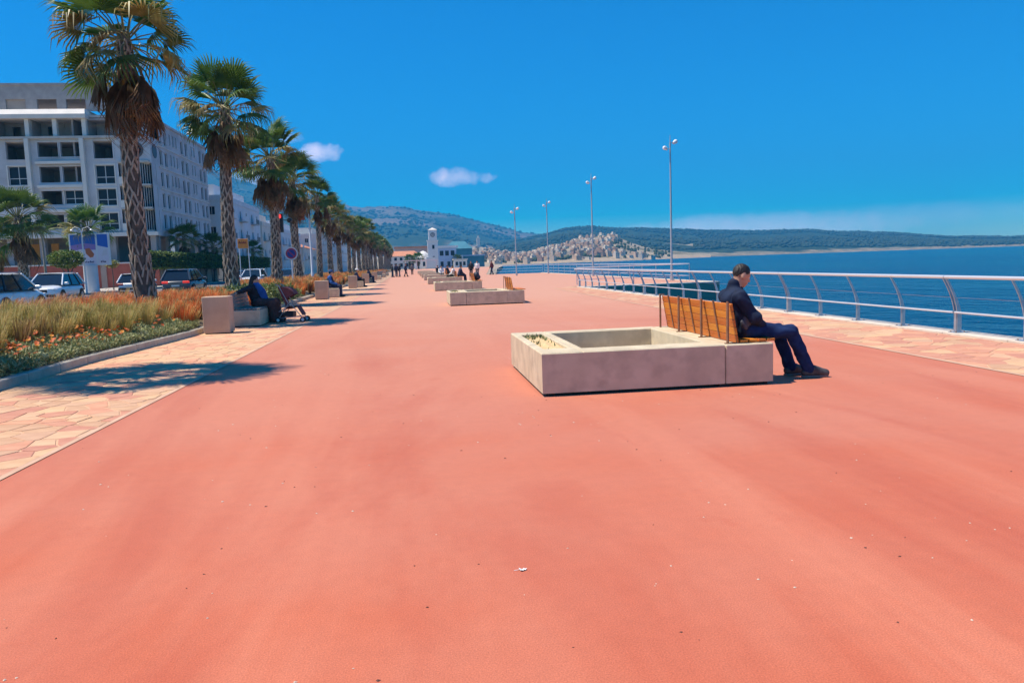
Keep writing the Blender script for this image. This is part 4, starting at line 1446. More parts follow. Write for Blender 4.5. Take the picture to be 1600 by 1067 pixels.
class Facade:
    """a plane with origin o, unit vector u along it, outward normal n."""
    def __init__(s, o, u, n):
        s.o, s.u, s.n = Vector(o), Vector(u), Vector(n)
    def p(s, a, z, d=0.0):
        q = s.o + s.u * a + s.n * d
        return (q.x, q.y, q.z + z)
    def box(s, b, a0, a1, z0, z1, d0, d1):
        vs = [s.p(a0, z0, d0), s.p(a1, z0, d0), s.p(a1, z0, d1), s.p(a0, z0, d1), s.p(a0, z1, d0), s.p(a1, z1, d0), s.p(a1, z1, d1), s.p(a0, z1, d1)]
        b.add(vs, [(3, 2, 1, 0), (4, 5, 6, 7), (0, 1, 5, 4), (1, 2, 6, 5), (2, 3, 7, 6), (3, 0, 4, 7)])
    def wall(s, b, W, z0, z1, holes, depth=0.35, a0=0.0):
        xs = sorted({a0, W, *[h[0] for h in holes], *[h[1] for h in holes]})
        zs = sorted({z0, z1, *[h[2] for h in holes], *[h[3] for h in holes]})
        for i in range(len(xs) - 1):
            for j in range(len(zs) - 1):
                cx, cz = (xs[i] + xs[i + 1]) / 2, (zs[j] + zs[j + 1]) / 2
                if any(h[0] < cx < h[1] and h[2] < cz < h[3] for h in holes):
                    continue
                b.add([s.p(xs[i], zs[j]), s.p(xs[i + 1], zs[j]), s.p(xs[i + 1], zs[j + 1]), s.p(xs[i], zs[j + 1])], [(0, 1, 2, 3)])
        for h in holes:
            c = [(h[0], h[2]), (h[1], h[2]), (h[1], h[3]), (h[0], h[3])]
            for k in range(4):
                p, q = c[k], c[(k + 1) % 4]
                b.add([s.p(*p), s.p(*q), s.p(*q, -depth), s.p(*p, -depth)], [(0, 1, 2, 3)])
    def surround(s, root, h, w=0.12, d=0.06, m=None, name='window_surround'):
        b = MB()
        s.box(b, h[0] - w, h[1] + w, h[3], h[3] + w, 0.002, d)
        s.box(b, h[0] - w, h[1] + w, h[2] - w, h[2], 0.002, d)
        s.box(b, h[0] - w, h[0], h[2], h[3], 0.002, d)
        s.box(b, h[1], h[1] + w, h[2], h[3], 0.002, d)
        return b.build(name, m or m_plas2, root)
    def window(s, root, h, mull=1, trans=None, dep=0.18, glass=True, m=None, sill=True):
        b = MB()
        f = 0.07
        a0, a1, z0, z1 = h
        s.box(b, a0 + 0.002, a0 + f, z0 + 0.002, z1 - 0.002, -dep, -dep + 0.06)
        s.box(b, a1 - f, a1 - 0.002, z0 + 0.002, z1 - 0.002, -dep, -dep + 0.06)
        s.box(b, a0 + f, a1 - f, z1 - f, z1 - 0.002, -dep, -dep + 0.06)
        s.box(b, a0 + f, a1 - f, z0 + 0.002, z0 + f, -dep, -dep + 0.06)
        for k in range(mull):
            c = a0 + (a1 - a0) * (k + 1) / (mull + 1)
            s.box(b, c - 0.035, c + 0.035, z0 + f, z1 - f, -dep, -dep + 0.055)
        if trans:
            c = z0 + (z1 - z0) * trans
            s.box(b, a0 + f, a1 - f, c - 0.035, c + 0.035, -dep, -dep + 0.05)
        w = b.build('window', m or m_frame, root)
        if glass:
            g = MB()
            s.box(g, a0 + 0.01, a1 - 0.01, z0 + 0.01, z1 - 0.01, -dep + 0.012, -dep + 0.022)
            g.build('pane', m_glass, w)
        if sill:
            g = MB()
            s.box(g, a0 - 0.08, a1 + 0.08, z0 - 0.07, z0 - 0.002, 0.002, 0.10)
            g.build('sill', m_plas2, w)
        return w

# unfinished apartment block at the corner
blk_ = thing('unfinished_apartment_block', 'white six-storey apartment block under construction with empty window openings', 'building', (0, 0, 0))
FX0, FX1, FY, FY1 = -54.0, -28.7, 94.0, 119.0
A = Facade((FX0, FY, 0), (1, 0, 0), (0, -1, 0))
def fa(x):
    return x - FX0
rows = [(14.93, 16.55), (12.10, 13.86), (9.65, 11.23), (6.93, 8.51)]
holes, framed = [], []
for k, (z0, z1) in enumerate(rows):
    for c, (x0, x1) in enumerate(((-51.0, -49.0), (-48.0, -46.2), (-44.0, -41.9), (-40.7, -38.55), (-38.3, -36.25), (-34.8, -32.75))):
        h = (fa(x0), fa(x1), z0 - (0.25 if c in (2, 5) else 0), z1 + (0.1 if c in (2, 5) else 0))
        holes.append(h)
        if (c == 2 and k > 0) or (c == 5 and k > 0):
            framed.append((h, 1, 0.36))
        elif c == 4 and k == 2:
            framed.append((h, 1, 0.4))
wb = MB()
A.wall(wb, fa(-32.3), 6.3, 17.0, holes)
wb.build('front_wall', m_plas, blk_)
for h in holes:
    A.surround(blk_, h, 0.14, 0.07, m_plas2 if h in [f[0] for f in framed] else m_plas)
for h, mu, tr in framed:
    A.window(blk_, h, mu, tr, 0.22, glass=True, sill=False)
# projecting bay frame of the middle pair with sun-struck heads
for z0, z1 in rows[1:]:
    b = MB()
    A.box(b, fa(-40.9), fa(-36.1), z1 + 0.25, z1 + 0.55, 0.08, 0.55)
    b.build('window_canopy', m_plas2, blk_)
    b = MB()
    A.box(b, fa(-40.8), fa(-36.2), z0 - 0.95, z0 - 0.15, 0.08, 0.28)
    b.build('spandrel', m_plas, blk_)
for x in (-42.0 + 0.35, -35.9):
    b = MB()
    A.box(b, fa(x) - 0.22, fa(x) + 0.22, 6.3, 16.9, 0.004, 0.5)
    b.build('pilaster', m_plas2, blk_)
# loggia storey with white posts
b = MB()
A.box(b, 0, fa(-32.3), 16.9, 17.15, -6, 0.45)
b.build('loggia_slab', m_slab, blk_)
for x in (-53.6, -51.0, -48.0, -45.0, -41.6, -38.7, -35.6):
    b = MB()
    A.box(b, fa(x) - 0.22, fa(x) + 0.22, 17.15, 19.1, -0.5, 0.05)
    b.build('loggia_post', m_plas2, blk_)
for k, x in enumerate((-50.0, -47.0, -44.0, -40.2, -37.2)):
    b = MB()
    A.wall(b, fa(x) + 1.45, 17.15, 19.1, [(fa(x) - 0.3, fa(x) + 0.6, 17.2, 18.7)], 0.2, fa(x) - 1.5)
    w = b.build('loggia_back_wall', m_inner, blk_)
    w.location.y = 2.6
b = MB()
vs = [A.p(-0.2, 19.1, 0.5), A.p(fa(-35.2), 19.1, 0.5), A.p(fa(-35.2), 19.1, -6), A.p(-0.2, 19.1, -6), A.p(-0.2, 19.55, 0.55), A.p(fa(-35.2), 19.55, 0.55), A.p(fa(-35.5), 20.25, -0.35), A.p(-0.2, 20.25, -0.35), A.p(fa(-35.5), 20.25, -6), A.p(-0.2, 20.25, -6)]
b.add(vs, [(3, 2, 1, 0), (0, 1, 5, 4), (4, 5, 6, 7), (7, 6, 8, 9), (1, 2, 8, 6, 5), (0, 4, 7, 9, 3), (2, 3, 9, 8)])
b.build('cornice', m_plas2, blk_)
# recessed attic storey in bare blocks
At = Facade((FX0, FY + 1.6, 0), (1, 0, 0), (0, -1, 0))
b = MB()
ah = [(fa(x), fa(x) + 2.1, 20.45, 21.6) for x in (-51.0, -47.6, -44.3, -41.0, -37.9)]
At.wall(b, fa(-33.4), 20.2, 23.1, ah, 0.3)
At.box(b, fa(-33.4) - 0.3, fa(-33.4), 20.2, 23.1, -14, -0.001)
At.box(b, -0.2, fa(-33.3), 23.1, 23.35, -14, 0.15)
b.build('attic_wall', m_brk, blk_)
b = MB()
At.box(b, ah[2][0], ah[2][1], ah[2][2], ah[2][3], -0.28, -0.2)
b.build('bricked_window', m_beige, blk_)
# terrace and stepped block towards the corner
b = MB()
A.box(b, fa(-35.2), fa(-32.5), 17.15, 19.0, -5, -2.5)
A.box(b, fa(-35.3), fa(-31.6), 19.0, 19.2, -5, -0.4)
b.build('terrace_block', m_brk, blk_)
# corner block with balconies
C = Facade((FX0, FY, 0), (1, 0, 0), (0, -1, 0))
b = MB()
C.wall(b, fa(FX1), 14.1, 17.1, [], 0.3, fa(-32.3))
C.box(b, fa(-32.3), fa(FX1), 17.1, 19.4, -4, -0.8)
b.build('corner_block', m_plas, blk_)
ci = MB().lathe([(0.95, 0.0), (0.95, 0.05), (0.72, 0.05), (0.72, -0.02)], 24, axis='y').build('round_window', m_dkfr, blk_)
ci.location = (-30.4, FY - 0.06, 15.6)
gl = MB().lathe([(0.70, 0.0), (0.70, 0.02)], 24, axis='y').build('pane', m_glass, ci)
gl.location = (0, -0.02, 0)
for k in range(4):
    z = 6.3 + 2.62 * k
    b = MB()
    C.box(b, fa(-32.3), fa(-28.9), z, z + 0.22, -2.4, 0.25)
    b.build('balcony_slab', m_slab, blk_)
    if k < 3:
        b = MB()
        C.box(b, fa(-32.3), fa(-30.2), z + 0.22, z + 1.05, 0.05, 0.22)
        b.build('balcony_parapet', m_plas2, blk_)
    b = MB()
    C.wall(b, fa(-28.75), z + 0.22, z + 2.62, [(fa(-31.6), fa(-29.9), z + 0.3, z + 2.2)], 0.2, fa(-32.3))
    w = b.build('balcony_wall', m_inner, blk_)
    w.location.y = 2.2
# glazed stair bay wrapping the corner
for k in range(3):
    z = 6.55 + 2.62 * k
    g = Facade((-30.0, FY - 0.1, 0), (0.62, 0.7846, 0), (0.7846, -0.62, 0))
    b = MB()
    g.box(b, 0, 2.1, z, z + 2.3, -0.05, 0.0)
    gb = b.build('stair_glazing', m_glass, blk_)
    for i in range(8):
        b = MB()
        g.box(b, i * 0.295, i * 0.295 + 0.06, z, z + 2.35, 0.002, 0.09)
        b.build('mullion', m_frame, gb)
# right-hand side along the street
S = Facade((FX1, FY, 0), (0, 1, 0), (1, 0, 0))
b = MB()
sh = []
cols = [(3.2, 4.3, 0), (5.2, 6.3, 0), (7.4, 8.0, 1), (8.7, 9.3, 1), (10.0, 10.6, 1), (12.2, 13.3, 0), (14.2, 15.3, 0), (17.0, 17.6, 1), (18.3, 18.9, 1), (21.0, 22.1, 0), (23.0, 24.1, 0)]
for k in range(5):
    z = 6.75 + 2.5 * k
    for y0, y1, small in cols:
        sh.append((y0, y1, z + (0.45 if small else 0.05), z + 1.75))
S.wall(b, FY1 - FY, 5.9, 19.2, sh + [], 0.3)
S.box(b, 0.0, FY1 - FY, 19.2, 19.5, -4, 0.2)
b.build('side_wall', m_plas, blk_)
for h in sh:
    S.window(blk_, h, 1 if h[1] - h[0] > 0.8 else 0, None, 0.2)
for k in range(5):
    b = MB()
    S.box(b, 2.6, FY1 - FY, 6.42 + 2.5 * k, 6.55 + 2.5 * k, 0.004, 0.12)
    b.build('string_course', m_plas2, blk_)
cs = MB().lathe([(0.80, 0.0), (0.80, 0.05), (0.6, 0.05)], 24, axis='x').build('round_window', m_dkfr, blk_)
cs.location = (FX1 + 0.01, FY + 1.4, 15.6)
# roof, floors and core
b = MB()
b.box(FX0, FX1 - 0.4, FY + 0.5, FY1, 19.3, 19.6)
b.build('roof_slab', m_slab, blk_)
for k in range(5):
    b = MB()
    zz = 6.2 + 2.6 * k
    b.box(FX0 + 0.1, FX1 - 0.36, FY + 0.36, FY1 - 0.1, zz, zz + 0.2)
    b.build('floor_slab', m_slab, blk_)
b = MB()
b.box(FX0, FX1 - 6, FY + 4.8, FY1 - 0.1, 0.1, 19.2)
b.build('inner_core', m_inner, blk_)
for x in (-49.6, -45.2, -41.35, -37.0, -35.4, -32.2):
    b = MB()
    b.box(x - 0.1, x + 0.1, FY + 0.4, FY + 4.8, 6.4, 19.1)
    b.build('partition_wall', m_inner, blk_)
# open ground floor behind a red wall
for x in (-52, -48.2, -44.6, -41.2, -37.4, -33.6, -29.2):
    b = MB()
    b.box(x - 0.3, x + 0.3, FY + 0.1, FY + 0.7, 0.1, 6.2)
    b.build('ground_pillar', m_brk, blk_)
b = MB()
b.box(FX0, FX1 + 0.3, FY - 0.5, FY + 0.4, 5.9, 6.32)
b.build('soffit_beam', m_plas2, blk_)
b = MB()
b.box(-43.9, -42.4, FY + 3.2, FY + 3.4, 2.3, 5.4)
b.box(-41.6, -40.8, FY + 3.2, FY + 3.4, 3.2, 5.4)
b.build('sunlit_patch', m_oran, blk_)  # sunlit patch of the brick interior, its sunlight put into the colour
b = MB()
b.box(-54, -50.5, FY + 2.2, FY + 2.4, 2.3, 4.2)
b.build('sunlit_patch', m_oran, blk_)
for k in range(7):
    b = MB()
    y = FY + 1.0 + 3.6 * k
    b.box(FX1 - 0.5, FX1 - 0.1, y, y + 0.5, 0.1, 5.9)
    b.build('ground_pillar', m_brk, blk_)
wl_ = MB().box(FX0 - 4, FX1 + 0.6, FY - 2.2, FY - 1.9, 0.1, 2.75).build('site_wall', m_redw)
tag(wl_, 'low red wall in front of the unfinished building', 'wall')
MB().box(FX0 - 4, FX1 + 0.7, FY - 2.3, FY - 1.8, 2.75, 2.9).build('wall_cap', m_plas2, wl_)
for x in (-50, -42, -34, -29.2):
    MB().box(x - 0.3, x + 0.3, FY - 2.32, FY - 2.2, 0.1, 2.75).build('wall_pier', m_beige, wl_)
w2 = MB().box(FX1 + 0.3, FX1 + 0.6, FY - 1.9, FY1, 0.1, 2.9).build('retaining_wall', m_beige)
tag(w2, 'brown wall along the side street below the unfinished building', 'wall')
for k in range(8):
    MB().box(FX1 + 0.6, FX1 + 0.68, FY + 3 * k, FY + 3 * k + 0.15, 0.1, 2.9).build('wall_pier', m_dkfr, w2)

def block(label, x0, x1, y0, y1, h, floors, ncs, ncf, m, roof=None, name='apartment_building', balc=True, side=1, win=(1.0, 1.3), seed=0):
    """block whose street side looks towards +X and whose front looks at -Y."""
    t = thing(name, label, 'building', (0, 0, 0))
    rr = random.Random(seed)
    fh = h / floors
    fr = Facade((x0, y0, 0), (1, 0, 0), (0, -1, 0))
    sd = Facade((x1, y0, 0), (0, 1, 0), (1, 0, 0))
    hf, hs = [], []
    for k in range(floors):
        z = 0.9 + fh * k
        for c in range(ncf):
            a = (x1 - x0) * (c + 0.5) / ncf
            hf.append((a - win[0] / 2, a + win[0] / 2, z, z + win[1]))
        for c in range(ncs):
            a = (y1 - y0) * (c + 0.5) / ncs
            hs.append((a - win[0] / 2, a + win[0] / 2, z, z + win[1]))
    b = MB()
    fr.wall(b, x1 - x0, 0.0, h, hf, 0.3)
    sd.wall(b, y1 - y0, 0.0, h, hs, 0.3)
    b.build('wall', m, t)
    b = MB()
    b.box(x0 + 0.35, x1 - 0.35, y0 + 0.35, y1, 0, h - 0.05)
    b.build('inner_core', m_inner, t)
    if roof is None:
        b = MB()
        b.box(x0 - 0.1, x1 + 0.1, y0 - 0.1, y1, h, h + 0.25)
        b.box(x0 - 0.1, x1 + 0.1, y0 - 0.1, y0 + 0.1, h + 0.25, h + 0.8)
        b.box(x1 - 0.1, x1 + 0.1, y0 + 0.1, y1, h + 0.25, h + 0.8)
        b.build('roof', m, t)
        b = MB()
        b.box(x0 + 0.8, x1 - 2.0, y0 + 3, y1 - 3, h + 0.25, h + 2.7)
        b.build('penthouse', m, t)
    else:
        b = MB()
        xm = (x0 + x1) / 2
        b.add([(x0 - 0.4, y0 - 0.4, h), (x1 + 0.4, y0 - 0.4, h), (x1 + 0.4, y1, h), (x0 - 0.4, y1, h), (xm, y0 + 1.5, h + 2.2), (xm, y1 - 1, h + 2.2)],
              [(3, 2, 1, 0), (0, 1, 4), (1, 2, 5, 4), (2, 3, 5), (3, 0, 4, 5)])
        b.build('roof', roof, t)
    for F_, hh in ((fr, hf), (sd, hs)):
        for h_ in hh:
            F_.window(t, h_, 1, None, 0.15)
    if balc:
        for k in range(1, floors):
            for c in range(0, ncs, 2):
                a = (y1 - y0) * (c + 0.5) / ncs
                z = fh * k + 0.35
                b = MB()
                sd.box(b, a - 1.3, a + 1.3, z, z + 0.15, 0.003, 1.0)
                bl = b.build('balcony', m_slab, t)
                b = MB()
                sd.box(b, a - 1.3, a + 1.3, z + 0.15, z + 0.95, 0.95, 1.0)
                b.build('balustrade', m_dkfr if rr.random() < 0.5 else m, bl)
    return t
m_bw = mat('bluish white render', (0.60, 0.63, 0.68), (0.67, 0.69, 0.73), scale=0.7, rough=0.9)
m_cw = mat('cream render', (0.66, 0.60, 0.54), (0.73, 0.67, 0.60), scale=0.7, rough=0.9)
block('pale apartment building just right of the unfinished block', -34.5, -27.4, 122, 150, 12.2, 4, 6, 2, m_bw, seed=1)
block('white apartment house with balconies behind the traffic light', -38, -27.6, 153, 172, 10.0, 3, 4, 2, m_cw, seed=2)
block('long white apartment house behind the fourth palm', -38, -27.2, 173, 202, 9.6, 3, 7, 2, m_bw, seed=3)
block('low house with terracotta roof beyond the palms', -38, -27.0, 205, 232, 7.0, 2, 5, 2, m_cw, m_rooft, seed=4)
block('pale flat-roofed house at the far end of the street', -40, -26.5, 235, 275, 11.0, 4, 7, 2, m_plas2, seed=5)
block('white house closing the street behind the far palms', -44, -24.5, 280, 330, 9.5, 3, 8, 3, m_bw, seed=6)

# ------------------------------------------------------------------ clipped hedge trees across the road
m_hd = [mat('clipped hedge leaf', (0.05, 0.10, 0.02), (0.10, 0.16, 0.03), scale=4, rough=0.6, trans=0.15), mat('pale hedge leaf', (0.13, 0.20, 0.03), (0.20, 0.27, 0.05), scale=4, rough=0.6, trans=0.15)]  # two leaf greens, mixed at random
def leafbox(seed, lx, ly, lz, n, size):
    r = np.random.default_rng(seed)
    P = r.uniform(-0.5, 0.5, (n, 3))
    f = r.integers(0, 3, n)
    s = np.sign(r.normal(size=n)) * 0.5 * r.uniform(0.86, 1.02, n)
    P[np.arange(n), f] = s
    P = P * np.array([lx, ly, lz])
    P += 0.10 * vnoise(P * 3, seed)[:, None]
    return leaflets(P, 0.2, size, m_hd, seed, 'crown', 0.6)
hdm = leafbox(1, 1.7, 4.6, 1.7, 3800, 0.22)
hcore = MB().box(-0.68, 0.68, -2.1, 2.1, -0.68, 0.66).mesh('inner_shade', mat('hedge shade', (0.02, 0.035, 0.012), rough=1.0))  # dark box among the leaves, painted as the shade inside the hedge
htr = MB()
for k in range(1):
    htr.tube([(0, 0, 0), (0.05, 0, 1.2), (0, 0.1, 2.2)], [0.10, 0.08, 0.06], 7)
    htr.tube([(0.05, 0, 1.2), (0.0, 1.1, 2.1)], [0.06, 0.04], 6)
    htr.tube([(0.05, 0, 1.2), (0.0, -1.1, 2.1)], [0.06, 0.04], 6)
htm = htr.mesh('trunk', m_bark, True)
for i in range(13):
    y = 84 + 5.2 * i
    t = thing('hedge_tree', ORD[i] + ' box-clipped tree of the hedge row across the road, from the near end', 'tree', (-26.55 if i > 4 else -26.3, y, 0.12), 0, 'clipped hedge trees across the road')
    o = obj_of(hdm, 'crown', t, (0, 0, 2.75), (0, 0, math.pi * (i % 2)))
    tag(o, kind='stuff')
    obj_of(hcore, 'inner_shade', t, (0, 0, 2.75))
    obj_of(htm, 'trunk', t)
# round-clipped bush tree beside the poster and a small shrub tree
t = thing('clipped_round_tree', 'round clipped bright green tree left of the poster board', 'tree', (-27.4, 66.5, 0.12))
r9 = np.random.default_rng(4)
d = r9.normal(size=(2600, 3))
d /= np.linalg.norm(d, axis=1, keepdims=True)
P = d * np.array([1.25, 1.2, 0.72]) * r9.uniform(0.75, 1.05, 2600)[:, None] * (1 + 0.12 * vnoise(d * 5, 3))[:, None]
tag(obj_of(leaflets(P, 0.3, 0.2, m_hd[::-1], 5, 'crown', 0.6), 'crown', t, (0, 0, 2.75)), kind='stuff')
obj_of(htm, 'trunk', t)
t = thing('young_tree', 'young ochre-leaved tree before the red wall', 'tree', (-27.6, 76.5, 0.12))
P = d[:500] * np.array([0.6, 0.6, 0.4]) * r9.uniform(0.3, 1.05, 500)[:, None]
tag(obj_of(leaflets(P, 0.3, 0.2, [m_g2, m_sh1], 6, 'crown', 0.5), 'crown', t, (0, 0, 2.4)), kind='stuff')
MB().tube([(0, 0, 0), (0.03, 0, 1.3), (0, 0.02, 2.4)], [0.06, 0.05, 0.02], 7).build('trunk', m_bark, t, True)

# ------------------------------------------------------------------ street furniture on the left
m_polew = mat('white painted pole', (0.66, 0.67, 0.70), rough=0.45, metal=0.1)
m_blk = mat('black housing', (0.02, 0.02, 0.022), rough=0.5)
def street_lamp(x, y, label):
    t = thing('street_lamp', label, 'street lamp', (x, y, 0.25), 0, 'white street lamps in the bed')
    MB().tube([(0, 0, 0), (0, 0, 0.9), (0, 0, 0.95), (0, 0, 7.0)], [0.13, 0.12, 0.095, 0.055], 10).build('pole', m_polew, t, True)
    MB().tube([(0, 0, 6.7), (-0.35, 0, 7.1), (-0.9, 0, 7.2)], 0.03, 7).build('arm', m_polew, t, True)
    hd = MB().cbox(-0.35, 0.35, -0.11, 0.11, 0, 0.09, 0.03).build('lamp_head', m_polew, t)
    hd.location = (-1.2, 0, 7.17)
    MB().tube([(-0.1, 0, 4.4), (0.12, 0, 4.4)], 0.03, 6).build('bracket', m_blk, t)
for i, (y, lab) in enumerate(((35.6, 'white street lamp pole right beside the second palm'), (63.4, 'white street lamp pole behind the man in the hat'),
                              (90, 'third white street lamp pole in the palm row'), (117.5, 'fourth white street lamp pole in the palm row'), (144, 'fifth white street lamp pole in the palm row'),
                              (171, 'farthest white street lamp pole in the palm row'))):
    street_lamp(-7.75, y, lab)
# traffic light
m_redl = mat('red signal lens', (1.0, 0.02, 0.02), rough=0.3, emit=3.5)
m_offl = mat('unlit signal lens', (0.03, 0.03, 0.03), rough=0.3)
t = thing('traffic_light', 'traffic light showing red on a pole behind the third palm', 'traffic light', (-7.86, 47, 0.2))
MB().tube([(0, 0, 0), (0, 0, 4.6)], 0.06, 8).build('pole', m_polew, t, True)
hd = MB().cbox(0.22, 0.62, -0.18, 0.12, 3.45, 4.55, 0.04).build('signal_housing', m_blk, t)
MB().tube([(0, 0, 4.0), (0.3, 0, 4.0)], 0.03, 6).build('bracket', m_blk, t)
for k, mm in enumerate((m_redl, m_offl, m_offl)):
    ln = MB().lathe([(0.11, 0), (0.11, -0.01), (0.06, -0.03)], 14, axis='y').build('lens', mm, hd)
    ln.location = (0.42, -0.182, 4.36 - 0.36 * k)
    v = MB()
    for q in range(9):
        a0, a1 = math.pi * q / 9, math.pi * (q + 1) / 9
        v.add([(0.13 * math.cos(a0), 0, 0.13 * math.sin(a0)), (0.13 * math.cos(a1), 0, 0.13 * math.sin(a1)), (0.13 * math.cos(a1), -0.16, 0.13 * math.sin(a1)), (0.13 * math.cos(a0), -0.16, 0.13 * math.sin(a0))], [(0, 1, 2, 3)])
    vo = v.build('visor', m_blk, hd)
    vo.location = (0.42, -0.181, 4.36 - 0.36 * k)
sg = MB().lathe([(0.13, 0), (0.16, 0.12), (0.10, 0.3)], 10, axis='y').build('side_signal', m_blk, t, True)
sg.location = (0.95, 0.1, 4.15)
MB().tube([(0.6, 0, 4.15), (0.95, 0.1, 4.15)], 0.025, 6).build('bracket', m_blk, t)
# no-parking sign
t = thing('round_road_sign', 'round blue road sign with red rim on a thin pole', 'road sign', (-6.6, 45, 0.25))
MB().tube([(0, 0, 0), (0, 0, 2.45)], 0.035, 8).build('pole', m_polew, t, True)
bk = MB().lathe([(0.37, -0.04), (0.37, -0.055)], 28, (0, 0, 2.1), 'y').build('sign_back', m_polew, t)
MB().lathe([(0.30, -0.056), (0.30, -0.060)], 28, (0, 0, 2.1), 'y').build('red_rim', mat('sign red', (0.45, 0.05, 0.09), rough=0.4), bk)
MB().lathe([(0.22, -0.061), (0.22, -0.066)], 28, (0, 0, 2.1), 'y').build('blue_disc', mat('sign blue', (0.03, 0.05, 0.28), rough=0.4), bk)
sl = MB().box(-0.235, 0.235, -0.071, -0.0665, -0.025, 0.025).build('slash', mat('sign red', (0.45, 0.05, 0.09)), bk)
sl.location = (0, 0, 2.1)
sl.rotation_euler = (0, R(45), 0)
# orange board on two posts
t = thing('orange_sign_board', 'small orange sign board with dark red lettering on two posts', 'sign', (-12.3, 60, 0))
for x in (-0.28, 0.42):
    MB().tube([(x, 0.06, 0), (x * 0.9, 0.06, 3.9)], 0.035, 7).build('post', m_polew, t, True)
bd = MB().cbox(-0.35, 0.40, -0.02, 0.02, 3.15, 3.85, 0.008).build('board', mat('orange sign paint', (0.82, 0.23, 0.03), (0.88, 0.30, 0.05), scale=3, rough=0.5), t)
m_dred = mat('dark red lettering', (0.28, 0.01, 0.01), rough=0.5)
lx = -0.28
for k, (w, h, dz) in enumerate(((0.06, 0.10, 0), (0.05, 0.14, 0.02), (0.08, 0.07, 0), (0.04, 0.16, 0.03), (0.07, 0.09, -0.01), (0.06, 0.13, 0.01), (0.07, 0.08, 0), (0.05, 0.11, 0.01))):
    MB().box(lx, lx + w, -0.026, -0.021, 3.53 + dz, 3.53 + dz + h).build('letter_stroke', m_dred, bd)
    lx += w + 0.012
MB().box(-0.29, 0.33, -0.026, -0.021, 3.50, 3.525).build('letter_stroke', m_dred, bd)
# small red sign panel on a mast
t = thing('red_flag_sign', 'small red panel high on a mast behind the fourth palm', 'sign', (-9.6, 72, 0.0))
MB().tube([(-0.5, 0, 0), (-0.5, 0, 6.9)], 0.04, 7).build('mast', m_polew, t, True)
MB().cbox(-0.45, 0.40, -0.02, 0.02, 5.85, 6.6, 0.008).build('panel', mat('red panel', (0.50, 0.02, 0.03), rough=0.5), t)
# poster board on the pavement
t = thing('poster_board', 'large poster board with a colourful beach advert on one white pillar', 'billboard', (-28.3, 69.5, 0.12))
MB().cbox(0, 3.2, -0.12, 0.12, 2.25, 4.95, 0.03).build('board_frame', m_polew, t)
bp = MB().lathe([(0.55, 0), (0.55, 2.25)], 16, (1.5, 0, 0)).build('pillar', m_bw, t, True)
ps = t
def flat(name, poly, col, d, parent=t):
    mm = mat('poster ' + name, col, rough=0.45)
    return MB().add([(x, -0.122 - d, z) for x, z in poly], [tuple(range(len(poly)))]).build(name, mm, parent)
sheet = flat('poster_sheet', [(0.12, 2.38), (2.1, 2.38), (2.1, 4.83), (0.12, 4.83)], (0.66, 0.62, 0.70), 0.0)
flat('poster_sky', [(0.12, 3.95), (2.1, 3.75), (2.1, 4.83), (0.12, 4.83)], (0.02, 0.12, 0.48), 0.003, sheet)
flat('poster_haze', [(0.12, 3.55), (2.1, 3.55), (2.1, 4.0), (1.2, 4.12), (0.12, 3.95)], (0.28, 0.18, 0.45), 0.005, sheet)
flat('poster_wave', [(0.3, 3.35), (0.8, 3.62), (1.3, 3.6), (1.35, 3.3), (0.9, 3.2)], (0.62, 0.58, 0.62), 0.007, sheet)
flat('poster_hair', [(1.25, 3.65), (1.6, 3.72), (1.95, 3.2), (1.85, 2.95), (1.6, 2.9), (1.3, 3.25)], (0.45, 0.13, 0.05), 0.009, sheet)
flat('poster_hair', [(1.5, 3.66), (1.62, 3.6), (1.9, 3.05), (1.8, 2.98), (1.6, 3.2)], (0.12, 0.025, 0.015), 0.011, sheet)
flat('poster_flower', [(0.35, 2.55), (0.6, 2.45), (0.9, 2.6), (0.95, 2.85), (0.6, 3.0), (0.38, 2.8)], (0.72, 0.16, 0.10), 0.009, sheet)
sheet2 = flat('poster_sheet', [(2.25, 2.38), (3.08, 2.38), (3.08, 4.83), (2.25, 4.83)], (0.55, 0.58, 0.72), 0.0)
flat('poster_sky', [(2.25, 3.9), (3.08, 3.7), (3.08, 4.83), (2.25, 4.83)], (0.03, 0.05, 0.22), 0.003, sheet2)
flat('poster_wave', [(2.5, 3.0), (3.0, 3.1), (3.02, 3.6), (2.7, 3.5)], (0.20, 0.36, 0.70), 0.005, sheet2)
for k, (x, w, h) in enumerate(((1.15, 0.10, 0.10), (1.28, 0.05, 0.17), (1.37, 0.14, 0.09), (1.55, 0.08, 0.16), (1.66, 0.12, 0.10), (1.82, 0.06, 0.14), (2.42, 0.12, 0.12), (2.58, 0.06, 0.18), (2.68, 0.16, 0.10))):
    flat('lettering', [(x, 2.48), (x + w, 2.48), (x + w, 2.48 + h), (x, 2.48 + h)], (0.03, 0.03, 0.10), 0.012, sheet if x < 2.2 else sheet2)
# thin curved lamp over the poster
t = thing('double_arm_lamp', 'thin lamp post with two curved arms in front of the poster board', 'street lamp', (-26.2, 66.8, 0.1))
MB().tube([(0, 0, 0), (0, 0, 5.0)], [0.09, 0.05], 8).build('pole', m_polew, t, True)
for s in (-1, 1):
    MB().tube([(0, 0, 4.9), (s * 0.15, 0, 5.25), (s * 0.5, 0, 5.35), (s * 0.75, 0, 5.15)], 0.03, 6).build('arm', m_polew, t, True)
    MB().lathe([(0.05, 0), (0.12, -0.08), (0.10, -0.12)], 10, (s * 0.75, 0, 5.17)).build('lamp_head', m_polew, t, True)

